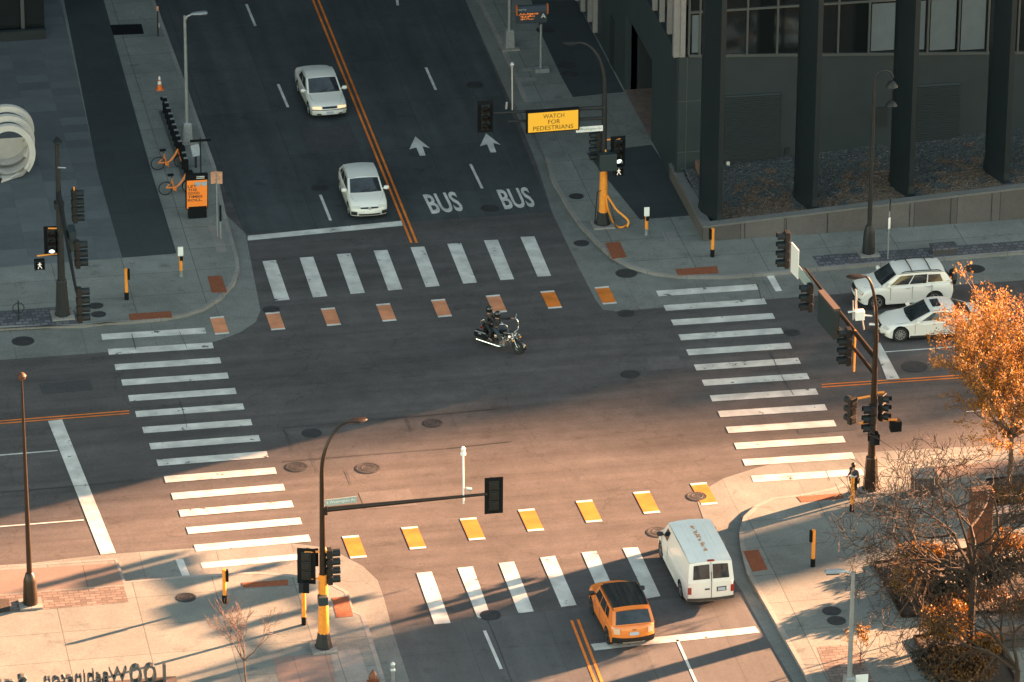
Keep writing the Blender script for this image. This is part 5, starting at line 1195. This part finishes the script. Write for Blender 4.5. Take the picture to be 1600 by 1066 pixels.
# ================= PEOPLE =================
SKIN=mat('skin',(.42,.22,.15),.5); CLB=mat('black_clothing',(.014,.015,.017),.75,var=.2,vscale=8); DEN=mat('dark_denim',(.035,.045,.06),.8,var=.2,vscale=9)
def skin_mesh(name,J,E_,m,parent,sub=1):
    keys=list(J); me=bpy.data.meshes.new(name); me.from_pydata([J[k][0] for k in keys],[(keys.index(a),keys.index(b)) for a,b in E_],[]); me.materials.append(m)
    o=bpy.data.objects.new(name,me); COL.objects.link(o); o.parent=parent
    md=o.modifiers.new('skin','SKIN'); sv=me.skin_vertices[0].data
    for i,k in enumerate(keys): r=J[k][1]; r=r if isinstance(r,tuple) else (r,r); sv[i].radius=r; sv[i].use_root=(i==0)
    md.use_smooth_shade=True; md.branch_smoothing=.3
    s_=o.modifiers.new('sub','SUBSURF'); s_.levels=sub; s_.render_levels=sub
    return o
def person(label,loc,rz,P,top,legs,cat='person',helmet=None,hair=None):
    """P: joint name -> position; body skin, jacket and trousers share the same skeleton"""
    t_=thing('person',label,cat,loc,rz); V=lambda k:Vector(P[k])
    J={};E_=[]
    def a(k,pos,r,par=None): J[k]=(tuple(pos),r); (E_.append((par,k)) if par else None)
    a('pel',V('hip'),.13); a('bel',V('hip').lerp(V('chest'),.5),.125,'pel'); a('chest',V('chest'),(.16,.13),'bel'); a('neck',V('neck'),.055,'chest'); a('jaw',V('neck').lerp(V('head'),.45),.07,'neck'); a('head',V('head'),.095,'jaw'); a('crown',V('head')+(V('head')-V('neck'))*.45,.075,'head')
    for s in 'LR':
        a('sh'+s,V('sh'+s),.062,'chest'); a('el'+s,V('el'+s),.043,'sh'+s); a('wr'+s,V('wr'+s),.028,'el'+s)
        d=(V('wr'+s)-V('el'+s)).normalized(); h=V('wr'+s)+d*.06; a('ha'+s,h,.034,'wr'+s); side=d.cross(Vector((0,0,1))); side=side.normalized() if side.length>.1 else Vector((0,1,0)); cu=Vector((0,0,-.02))
        for i,ln in enumerate((.070,.080,.074,.058)):
            b0=h+d*.035+side*(i-1.5)*.021; a('f%d%s'%(i,s),b0,.010,'ha'+s); a('g%d%s'%(i,s),b0+d*ln*.5+cu*.6,.009,'f%d%s'%(i,s)); a('k%d%s'%(i,s),b0+d*ln*.8+cu*2.0,.008,'g%d%s'%(i,s))
        a('t0'+s,h-side*.035,.011,'ha'+s); a('t1'+s,h-side*.055+d*.04+cu*.5,.009,'t0'+s)
        a('th'+s,V('hp'+s),.085,'pel'); a('kn'+s,V('kn'+s),.06,'th'+s); a('an'+s,V('an'+s),.042,'kn'+s); a('to'+s,V('to'+s),.035,'an'+s)
    skin_mesh('body',J,E_,SKIN,t_)
    J={};E_=[]
    a('bel',V('hip').lerp(V('chest'),.25),.150); a('mid',V('hip').lerp(V('chest'),.6),.150,'bel'); a('chest',V('chest'),(.185,.155),'mid'); a('neck',V('chest').lerp(V('neck'),.75),.075,'chest')
    for s in 'LR': a('sh'+s,V('sh'+s),.082,'chest'); a('el'+s,V('el'+s),.062,'sh'+s); a('wr'+s,V('el'+s).lerp(V('wr'+s),.92),.042,'el'+s)
    skin_mesh('jacket',J,E_,top,t_)
    J={};E_=[]; a('pel',V('hip'),.155)
    for s in 'LR': a('th'+s,V('hp'+s),.105,'pel'); a('kn'+s,V('kn'+s),.078,'th'+s); a('an'+s,V('kn'+s).lerp(V('an'+s),.93),.060,'kn'+s)
    skin_mesh('trousers',J,E_,legs,t_)
    for s in 'LR': skin_mesh('shoe',{'a':(tuple(V('an'+s)),.05),'b':(tuple(V('an'+s).lerp(V('to'+s),.4)+Vector((0,0,-.02))),.05),'c':(tuple(V('to'+s)),.042)},[('a','b'),('b','c')],CLB,t_)
    hd=V('head')+(V('head')-V('neck'))*.12
    up=(V('head')-V('neck')).normalized(); mm=Matrix.Translation(hd)@up.to_track_quat('Z','X').to_matrix().to_4x4()
    if helmet:
        prof=[(.125,-.11),(.138,-.05),(.142,.02),(.13,.09),(.09,.14),(.03,.16)]; MB().lathe(prof,n=20,mm=mm).build('helmet',helmet,t_,smooth=True)
        rows=[[mm@Vector((.147*math.cos(q),.147*math.sin(q),z_)) for q in [R(-62)+R(124)*i/8 for i in range(9)]] for z_ in(-.05,.045)]
        MB().grid(rows).build('visor',mat('visor_dark',(.02,.022,.025),.08,spec=.8),t_,smooth=True)
    else:
        f=Vector((1,0,0)); mb=MB()
        for sy in (-.034,.034): mb.lathe([(.013,0),(.008,.006),(.001,.008)],n=8,mm=T3(hd+Vector((.088,sy,-.01)),0,0,PI/2))
        mb.build('eyes',BLACKM,t_); MB().tube([hd+Vector((.09,0,-.01)),hd+Vector((.118,0,-.045)),hd+Vector((.09,0,-.05))],.011,6).build('nose',SKIN,t_,smooth=True)
        MB().box(hd+Vector((.084,0,-.085)),(.02,.045,.01)).build('mouth',mat('lips',(.25,.08,.06),.5),t_)
        for sy in (-.093,.093): MB().lathe([(.025,-.008),(.028,.0),(.02,.01)],n=8,mm=T3(hd+Vector((0,sy,-.02)),0,PI/2)).build('ear',SKIN,t_)
    if hair: MB().lathe([(.085,-.07),(.098,.0),(.095,.05),(.07,.09),(.02,.105)],n=16,mm=mm@T3((-.022,0,.0),0,0,R(-14))).build('hair',hair,t_,smooth=True)
    return t_
# motorcycle
pr,pf=G(764,538),G(809,553); rz=math.atan2((pf-pr).y,(pf-pr).x); 
mt=thing('motorcycle','black and chrome touring motorcycle with high handlebars turning through the crossing','motorcycle',(pr.x,pr.y,.004),rz)
CH=mat('chrome',(.70,.68,.65),.12,.95); BK=mat('gloss_black',(.012,.012,.013),.15,coat=.6)
for x,r in ((0,.31),(1.63,.33)):
    w_=bpy.data.objects.new('wheel',None); COL.objects.link(w_); w_.parent=mt; w_.location=(x,0,r)
    MB().lathe([(r*.72,-.06),(r*.95,-.07),(r,-.03),(r,.03),(r*.95,.07),(r*.72,.06)],n=26,mm=T3((0,0,0),0,PI/2)).build('tyre',TYR,w_,smooth=True)
    MB().tube(circ((0,0,0),r*.70,24),.02,6).tube([(0,-.07,0),(0,.07,0)],.055,10).tube(circ((0,.05,0),r*.42,20),.012,5).tube(circ((0,-.05,0),r*.42,20),.012,5).build('rim',CH,w_,smooth=True)
    mb=MB(); [mb.tube([(0,0,0),(r*.68*math.cos(q),0,r*.68*math.sin(q))],.010,4) for q in [2*PI*k/9 for k in range(9)]]; mb.build('spokes',CH,w_)
def fender(cx,cz,r,w0,a0_,a1_):
    return [[Vector((cx+r*math.cos(q),y,cz+r*math.sin(q)-.03*abs(y)/w0)) for y in(-w0,-w0*.5,0,w0*.5,w0)] for q in [a0_+(a1_-a0_)*i/14 for i in range(15)]]
MB().grid(fender(1.63,.33,.38,.085,R(-5),R(150))).build('front_fender',BK,mt,smooth=True); MB().grid(fender(0,.31,.38,.12,R(20),R(185))).build('rear_fender',BK,mt,smooth=True)
MB().tube([(1.40,.10,.80),(1.63,.10,.33)],.032,8).tube([(1.40,-.10,.80),(1.63,-.10,.33)],.032,8).tube([(1.40,.10,.80),(1.34,.09,.95)],.03,8).tube([(1.40,-.10,.80),(1.34,-.09,.95)],.03,8).build('fork',CH,mt,smooth=True)
MB().lathe([(.04,-.16),(.10,-.12),(.125,-.02),(.13,.02),(.11,.05)],n=16,mm=T3((1.50,0,.86),0,0,PI/2)).build('headlight',CH,mt,smooth=True)
MB().lathe([(.06,-.03),(.07,.02),(.06,.05)],n=12,mm=T3((1.50,.24,.78),0,0,PI/2)).lathe([(.06,-.03),(.07,.02),(.06,.05)],n=12,mm=T3((1.50,-.24,.78),0,0,PI/2)).tube([(1.46,-.3,.78),(1.46,.3,.78)],.02,6).build('spot_lamp',CH,mt,smooth=True)
MB().box((1.53,-.26,.70),(.06,.09,.07)).box((1.53,.26,.70),(.06,.09,.07)).build('turn_lamp',AMBER,mt,bevel=.01)
mb=MB()
for s in(-1,1): mb.tube(smooth([Vector((1.34,s*.06,.95)),Vector((1.36,s*.34,1.02)),Vector((1.30,s*.38,1.38)),Vector((1.16,s*.40,1.42)),Vector((.98,s*.44,1.40))],4),.020,6)
mb.build('handlebar',CH,mt,smooth=True)
for s in (-1,1): MB().tube([(1.12,s*.42,1.42),(1.14,s*.50,1.52)],.012,5).lathe([(.06,-.01),(.06,.01)],n=10,mm=T3((1.14,s*.52,1.55),0,0,PI/2)).build('mirror',CH,mt)
tank=MB(); tank.grid([[Vector((x,w_*math.cos(q),.80+h_*math.sin(q)+dz)) for q in [2*PI*j/14 for j in range(15)]] for x,w_,h_,dz in [(1.28,.03,.04,.08),(1.22,.11,.10,.07),(1.0,.17,.14,.05),(.75,.15,.12,.0),(.62,.05,.05,-.04)]]); tank.build('fuel_tank',BK,mt,smooth=True)
seat=MB(); seat.grid([[Vector((x,w_*math.cos(q),z_+h_*math.sin(q))) for q in [2*PI*j/12 for j in range(13)]] for x,w_,h_,z_ in [(.70,.05,.04,.74),(.55,.17,.08,.70),(.30,.19,.08,.70),(.15,.16,.07,.78),(-.15,.17,.08,.82),(-.32,.10,.06,.84)]]); seat.build('seat',BLACKM,mt,smooth=True)
MB().box((.82,0,.38),(.42,.26,.26)).build('engine',mat('engine_metal',(.20,.20,.20),.3,.8),mt,bevel=.04)
mb=MB()
for a in (-.42,.42): mb.tube([(.84,0,.45),(.84+a*.6,0,.72)],.10,10)
mb.lathe([(.10,-.04),(.11,0),(.10,.05)],n=14,mm=T3((.84,-.20,.62),0,PI/2)); mb.build('cylinders',CH,mt,smooth=True)
for s in (-1,1): MB().tube([(.95,s*.16,.45),(1.02,s*.2,.25),(.7,s*.24,.20),(-.45,s*.30,.24)],[.028,.03,.045,.05],10).build('exhaust_pipe',CH,mt,smooth=True)
MB().tube([(.55,-.32,.30),(1.0,-.32,.30)],.03,6).box((.95,-.3,.33),(.32,.12,.03)).box((.95,.3,.33),(.32,.12,.03)).box((.35,-.3,.36),(.2,.1,.03)).box((.35,.3,.36),(.2,.1,.03)).build('footboards',CH,mt)
MB().tube([(1.15,-.2,.25),(1.15,-.24,.62),(1.12,.24,.62),(1.15,.2,.25)],.02,6).build('engine_guard',CH,mt)
for s in (-1,1):
    pb=MB().box((-.18,s*.33,.56),(.68,.20,.32)).build('saddlebag',BK,mt,bevel=.05); MB().box((-.18,s*.44,.62),(.14,.02,.05)).build('latch',SILV,pb)
MB().box((-.40,0,.72),(.05,.2,.08)).build('tail_light',TLR,mt)
MB().tube([(-.25,.14,.8),(-.38,.12,1.05),(-.38,-.12,1.05),(-.25,-.14,.8)],.014,6).build('backrest_bar',CH,mt)
HEL=mat('helmet_black',(.012,.013,.014),.12,coat=.6)
def seated(x0,z0,lean,hands,knee,foot,w=.2):
    P=dict(hip=(x0,0,z0),chest=(x0+lean*.7,0,z0+.36),neck=(x0+lean*.9,0,z0+.53),head=(x0+lean*.9+.03,0,z0+.68))
    for s,k in ((1,'L'),(-1,'R')):
        P['sh'+k]=(x0+lean*.8,s*w,z0+.45); hx,hy,hz=hands; P['wr'+k]=(hx,s*hy,hz); P['el'+k]=((x0+lean*.8+hx)/2-.04,s*(max(w,hy)+.10),(z0+.45+hz)/2-.10)
        P['hp'+k]=(x0+.04,s*.10,z0-.02); P['kn'+k]=(knee[0],s*knee[1],knee[2]); P['an'+k]=(foot[0],s*foot[1],foot[2]); P['to'+k]=(foot[0]+.15,s*(foot[1]+.02),foot[2]-.03)
    return P
loc=(pr.x,pr.y,.004)
person('motorcycle rider in black helmet and jacket holding the high handlebars',loc,rz,seated(.38,.88,.06,(.96,.40,1.38),(.80,.30,.80),(.88,.28,.44)),CLB,DEN,helmet=HEL)
person('passenger in black helmet sitting behind the motorcycle rider',loc,rz,seated(-.06,.99,.04,(.28,.17,1.12),(.34,.32,.84),(.28,.34,.46),w=.18),mat('black_jacket_worn',(.02,.021,.023),.7,var=.3,vscale=7),CLB,helmet=HEL)
# pedestrian behind the yellow post
b=G(1334,781,Z); rzp=R(205)
P=dict(hip=(0,0,.93),chest=(.02,0,1.28),neck=(.03,0,1.47),head=(.05,0,1.61))
for s,k in ((1,'L'),(-1,'R')):
    P['sh'+k]=(.01,s*.19,1.40); P['hp'+k]=(0,s*.10,.90); P['kn'+k]=(.10*s+.05,s*.11,.50); P['an'+k]=(.13*s-.02,s*.11,.09 if s>0 else .12); P['to'+k]=(.13*s+.13,s*.12,.05)
P['elL']=(.02,.27,1.14);P['wrL']=(.22,.20,1.08);P['elR']=(.00,-.27,1.14);P['wrR']=(.22,-.16,1.12)
pp=person('person with dark hair and dark jacket walking beside the bronze signal pole',(b.x,b.y,Z),rzp,P,mat('navy_jacket',(.03,.032,.04),.8,var=.2,vscale=9),mat('black_trousers',(.018,.018,.02),.8),hair=mat('dark_hair',(.015,.01,.008),.5))
mb=MB(); mb.lathe([(.17,0),(.185,.06),(.175,.14),(.165,.2)],n=16,mm=T3((.0,0,.97))); mb.build('tied_cloth',mat('pale_cloth',(.50,.45,.42),.8,var=.2,vscale=12),pp,smooth=True)

# ================= TREES AND SHRUBS =================
BARK=mat('dark_bark',(.034,.020,.013),.9,var=.3,vscale=8); BARKP=mat('pale_bark',(.10,.055,.035),.8,var=.25,vscale=7); BARKM=mat('sapling_bark',(.12,.06,.04),.85,var=.25)
def rv(k=1): return Vector((random.gauss(0,k),random.gauss(0,k),random.gauss(0,k)))
def grow(mb,p,d,r,L,lv,tips,spread=.6,up=.1,nb=(2,3),wig=.18,fall=.72,thin=.6,minr=.006,sides=5,twigmb=None):
    n=3 if lv>1 else 2; pts=[p.copy()]; q=p.copy(); dd=d.copy()
    for i in range(n):
        dd=(dd+rv(wig)+Vector((0,0,up))).normalized(); q=q+dd*(L/n); pts.append(q.copy())
    r1=max(minr,r*thin); tgt=mb if (lv>=3 or twigmb is None) else twigmb
    tgt.tube(pts,[r+(r1-r)*i/n for i in range(n+1)],sides if lv>2 else (4 if lv>1 else 3),cap=False)
    if lv<=1: tips.append((q,dd)); 
    if lv<=2: tips.append((pts[1],dd))
    if lv<=0: return
    k=random.randint(*nb)
    for j in range(k):
        nd=(dd+rv(spread)).normalized(); grow(mb,q,nd,r1*(.95 if j==0 else .75),L*fall*random.uniform(.75,1.2),lv-1,tips,spread,up,nb,wig,fall,thin,minr,sides,twigmb)
    if lv>1 and random.random()<.8:
        nd=(dd+rv(spread*1.2)).normalized(); grow(mb,pts[len(pts)//2],nd,r1*.6,L*fall*.8,lv-2,tips,spread,up,nb,wig,fall,thin,minr,sides,twigmb)
def clumps(mb,tips,n,size,spread,prob=1.0,flat=.0,keep=None):
    for p,d in tips:
        if random.random()>prob: continue
        for i in range(n):
            c=p+rv(spread); 
            if keep and not keep(c): continue
            a=rv(1).normalized(); b=a.orthogonal().normalized(); s=size*random.choice((.45,.6,.8,1.0,1.45))
            mb.add([c+a*s,c+b*s*.55,c-a*s,c-b*s*.55],[(0,1,2,3)])
def leafmat(name,col,dark,rough=.7,tr=.35):
    if name in MATS: return MATS[name]
    m=bpy.data.materials.new(name); m.use_nodes=True; n=m.node_tree; L=n.links; b=n.nodes['Principled BSDF']; b.inputs['Roughness'].default_value=rough
    g=n.nodes.new('ShaderNodeNewGeometry'); cr=n.nodes.new('ShaderNodeValToRGB'); cr.color_ramp.elements[0].color=(*dark,1); cr.color_ramp.elements[1].color=(*col,1); L.new(g.outputs['Random Per Island'],cr.inputs[0]); L.new(cr.outputs[0],b.inputs['Base Color'])
    t=n.nodes.new('ShaderNodeBsdfTranslucent'); L.new(cr.outputs[0],t.inputs[0]); mx=n.nodes.new('ShaderNodeMixShader'); mx.inputs[0].default_value=tr; L.new(b.outputs[0],mx.inputs[1]); L.new(t.outputs[0],mx.inputs[2]); L.new(mx.outputs[0],n.nodes['Material Output'].inputs[0])
    MATS[name]=m; return m
BUD=leafmat('orange_buds',(.36,.165,.012),(.20,.07,.008)); DRY=leafmat('dry_leaves',(.17,.072,.012),(.03,.012,.005),tr=.2); DKL=leafmat('dark_leaves',(.020,.017,.009),(.008,.007,.005),tr=.1); ORG=leafmat('ochre_leaves',(.32,.14,.012),(.09,.038,.006),tr=.2)
def tree(name,label,px,py,top,dirs,r,L0,lv,seed,bark,trunk_h,leaf=None,leafargs=(4,.06,.10,1.0),spread=.55,up=.08,fall=.72,group=None,minr=.006,wig=.18,nb=(2,3)):
    random.seed(seed); b=G(px,py,Z); t_=thing(name,label,'tree',(b.x,b.y,Z),0,group); tips=[]; tm=MB(); tw=MB()
    hp=Vector((random.uniform(-.1,.1),random.uniform(-.1,.1),trunk_h)); tm.tube([(0,0,-.05),(0,0,.15),(hp.x*.4,hp.y*.4,trunk_h*.5),hp],[r*1.7,r*1.15,r,r*.9],9)
    for d in dirs: grow(tm,hp,Vector(d).normalized(),r*.7,L0,lv,tips,spread,up,nb,wig,fall,.62,minr,6,tw)
    tm.build('trunk',bark,t_,smooth=True); tw.build('crown',bark,t_,smooth=True)
    if leaf: lm=MB(); clumps(lm,tips,*leafargs); lm.build('foliage',leaf,t_)
    return t_
tree('orange_tree','tall young tree covered in bright orange buds at the right edge',1577,772,410,[(-.75,.0,.9),(-.4,.5,1),(.2,-.4,1.3),(.0,.1,1.5),(.8,.2,1),(-.6,-.4,1),(.6,.6,.8),(.9,-.2,.8),(1.3,.1,.7),(1.2,.5,.9),(-.2,-.3,1.1),(-.6,-.6,.45),(-.1,-.9,.5),(.6,-.7,.5)],.10,1.98,5,11,BARKP,2.6,BUD,(10,.045,.09,.95),spread=.42,up=.13,fall=.76,minr=.010)
tree('bare_tree','large bare dark tree spreading in front of the rusted number pylon',1516,1012,690,[(-1,.1,.55),(-.8,-.3,.7),(-.2,.5,1.1),(.5,.2,.9),(-.7,.6,.6),(.2,-.4,.9),(-1,-.1,.35),(-1,.4,.3),(-.9,-.4,.25),(-.5,-.2,.9),(.8,-.1,.6)],.14,1.95,6,5,BARK,3.2,spread=.60,up=.02,fall=.76,minr=.0105,wig=.24,nb=(2,3))
tree('bare_tree','bare dark tree cut by the lower right corner of the picture',1588,1090,900,[(-1,.1,.8),(-.5,.4,1),(.2,0,1),(-.7,-.3,.5),(-.9,.3,.5)],.12,1.7,5,9,BARK,1.2,spread=.5,up=.05,minr=.008)
tree('bare_sapling','slender leafless sapling standing on the sunlit pavement at the bottom',385,1080,950,[(-.4,0,1),(.3,.1,1),(.1,-.2,1),(-.6,.1,.8),(.5,-.1,.8)],.035,.85,4,21,BARKM,1.3,spread=.34,up=.14,fall=.78,minr=.006)
tree('bare_sapling','thin upright sapling growing at the corner of the lower hedge bed',1437,995,905,[(-.4,0,1),(.3,.1,1),(.1,-.2,1),(-.7,.1,.5)],.03,.75,4,23,BARKP,1.2,spread=.4,up=.12,minr=.006)
tree('leafy_sapling','tiny sapling with a few orange leaves by the brick paving',1343,1045,1000,[(-.3,0,1),(.3,.1,1),(0,-.2,1)],.02,.5,3,24,BARKM,.5,ORG,(3,.05,.06,.8),spread=.35,up=.15,minr=.005)
# beds
def bed(label,pts,name='hedge_bed'):
    P=[G(x,y,Z) for x,y in pts]; c=sum(P,Vector())/len(P); t_=thing(name,label,'planting bed',(c.x,c.y,Z))
    MB().prism([(p.x-c.x,p.y-c.y) for p in P],-.05,.06).build('soil',SOIL,t_); mb=MB()
    for i in range(len(P)):
        a=P[i]-c;b=P[(i+1)%len(P)]-c; t=(b-a).normalized(); nn=Vector((-t.y,t.x,0))*.04
        mb.add([a+nn,b+nn,b-nn,a-nn,a+nn+Vector((0,0,.12)),b+nn+Vector((0,0,.12)),b-nn+Vector((0,0,.12)),a-nn+Vector((0,0,.12))],[(4,5,6,7),(0,4,7,3),(0,1,5,4),(2,3,7,6),(1,2,6,5)])
    mb.build('edging',BROWNP,t_); return t_
bed('dark soil bed with dense hedge beside the shaded pavement',[(1365,882),(1410,965),(1530,959),(1680,950),(1660,850),(1500,862)])
bed('lower dark soil bed with ochre shrubs cut by the bottom edge',[(1428,997),(1500,1130),(1620,1130),(1560,1010),(1520,985)])
bed('upper planting bed below the orange tree at the right edge',[(1542,752),(1552,800),(1720,790),(1700,735)])
def shrub(label,px,py,rx,ry,h,m,n,seed,name='shrub',size=.075,m2=None,cat='shrub',group='shrubs in the planting beds'):
    random.seed(seed); b=G(px,py,Z); t_=thing(name,label,cat,(b.x,b.y,Z),0,group); lm=MB(); st=MB()
    lob=[(Vector((random.uniform(-.55,.55)*rx,random.uniform(-.55,.55)*ry,h*random.uniform(.4,.72))),random.uniform(.28,.5)) for _ in range(11)]
    for i in range(n):
        c,k=random.choice(lob); d=rv(1).normalized(); rr=random.random()**.4; p=c+Vector((d.x*rx*k*1.5,d.y*ry*k*1.5,d.z*h*k*.75))*rr
        if p.z<.05: p.z=random.uniform(.05,.3)
        a=(Vector((0,0,1))*.8+rv(.6)).normalized(); b_=a.orthogonal().normalized(); b_=(Matrix.Rotation(random.uniform(0,6.28),3,a)@b_); s=size*random.uniform(.5,1.4)
        lm.add([p+a*s,p+b_*s*.5,p-a*s,p-b_*s*.5],[(0,1,2,3)])
    for i in range(26):
        q=random.uniform(0,6.28); e=Vector((math.cos(q)*rx*.7*random.random(),math.sin(q)*ry*.7*random.random(),h*random.uniform(.6,1.05))); st.tube([(e.x*.2,e.y*.2,0),e*.6,e],[.018,.012,.006],4,cap=False)
    lm.build('foliage',m,t_); st.build('stems',BARK,t_); return t_
shrub('ochre bushy shrub at the left end of the dense hedge',1432,925,1.15,1.2,1.5,ORG,3400,31)
shrub('dark brown hedge mass behind the ochre shrub',1484,925,1.5,1.3,1.5,DKL,3000,32)
shrub('dark hedge mass at the foot of the rusted pylon',1560,915,1.6,1.4,1.4,DKL,3000,33)
shrub('dry rust coloured low planting along the hedge front edge',1500,950,2.2,.6,.7,DRY,2600,34)
shrub('bright ochre hedge top left of the pylon foot',1440,885,1.3,.7,1.0,ORG,1800,35)
shrub('ochre hedge running right from the pylon foot',1577,880,1.5,.9,1.3,ORG,2200,36)
shrub('rounded bright ochre shrub in the lower bed',1478,1010,1.1,1.1,1.9,ORG,3400,37)
shrub('dark brown shrub mass in the lower bed at the bottom edge',1500,1062,1.6,1.6,1.3,DRY,3000,38)
shrub('dark foliage at the front corner of the lower bed',1462,1048,.9,1.4,.9,DKL,2000,39)
shrub('orange low shrubs below the orange tree trunk',1572,790,1.3,1.1,.9,ORG,2000,40)
shrub('rust brown planting at the far right edge behind the bench',1610,960,1.8,.9,1.0,DRY,2200,41)
shrub('small dry shrub right of the dark trunk in the lower bed',1538,1022,.8,.8,.8,ORG,1300,42)

random.seed(77); mb=MB()
for i in range(420):
    px_,py_=random.choice([(1400,890),(1470,985),(1560,1000),(1420,960),(1500,760),(1570,740),(1420,1020)]); c=G(px_+random.gauss(0,34),py_+random.gauss(0,16),Z)+Vector((0,0,.03)); a_=random.uniform(0,6.28); k_=random.uniform(.03,.06)
    mb.add([c+Vector((math.cos(a_+q)*k_*(1 if j%2==0 else .5),math.sin(a_+q)*k_*(1 if j%2==0 else .5),.008*(j%2))) for j,q in enumerate((0,PI/2,PI,3*PI/2))],[(0,1,2,3)])
tag(mb.build('fallen_leaves',DRY),'dry fallen leaves scattered on the pavement around the planting beds','leaves',kind='stuff')
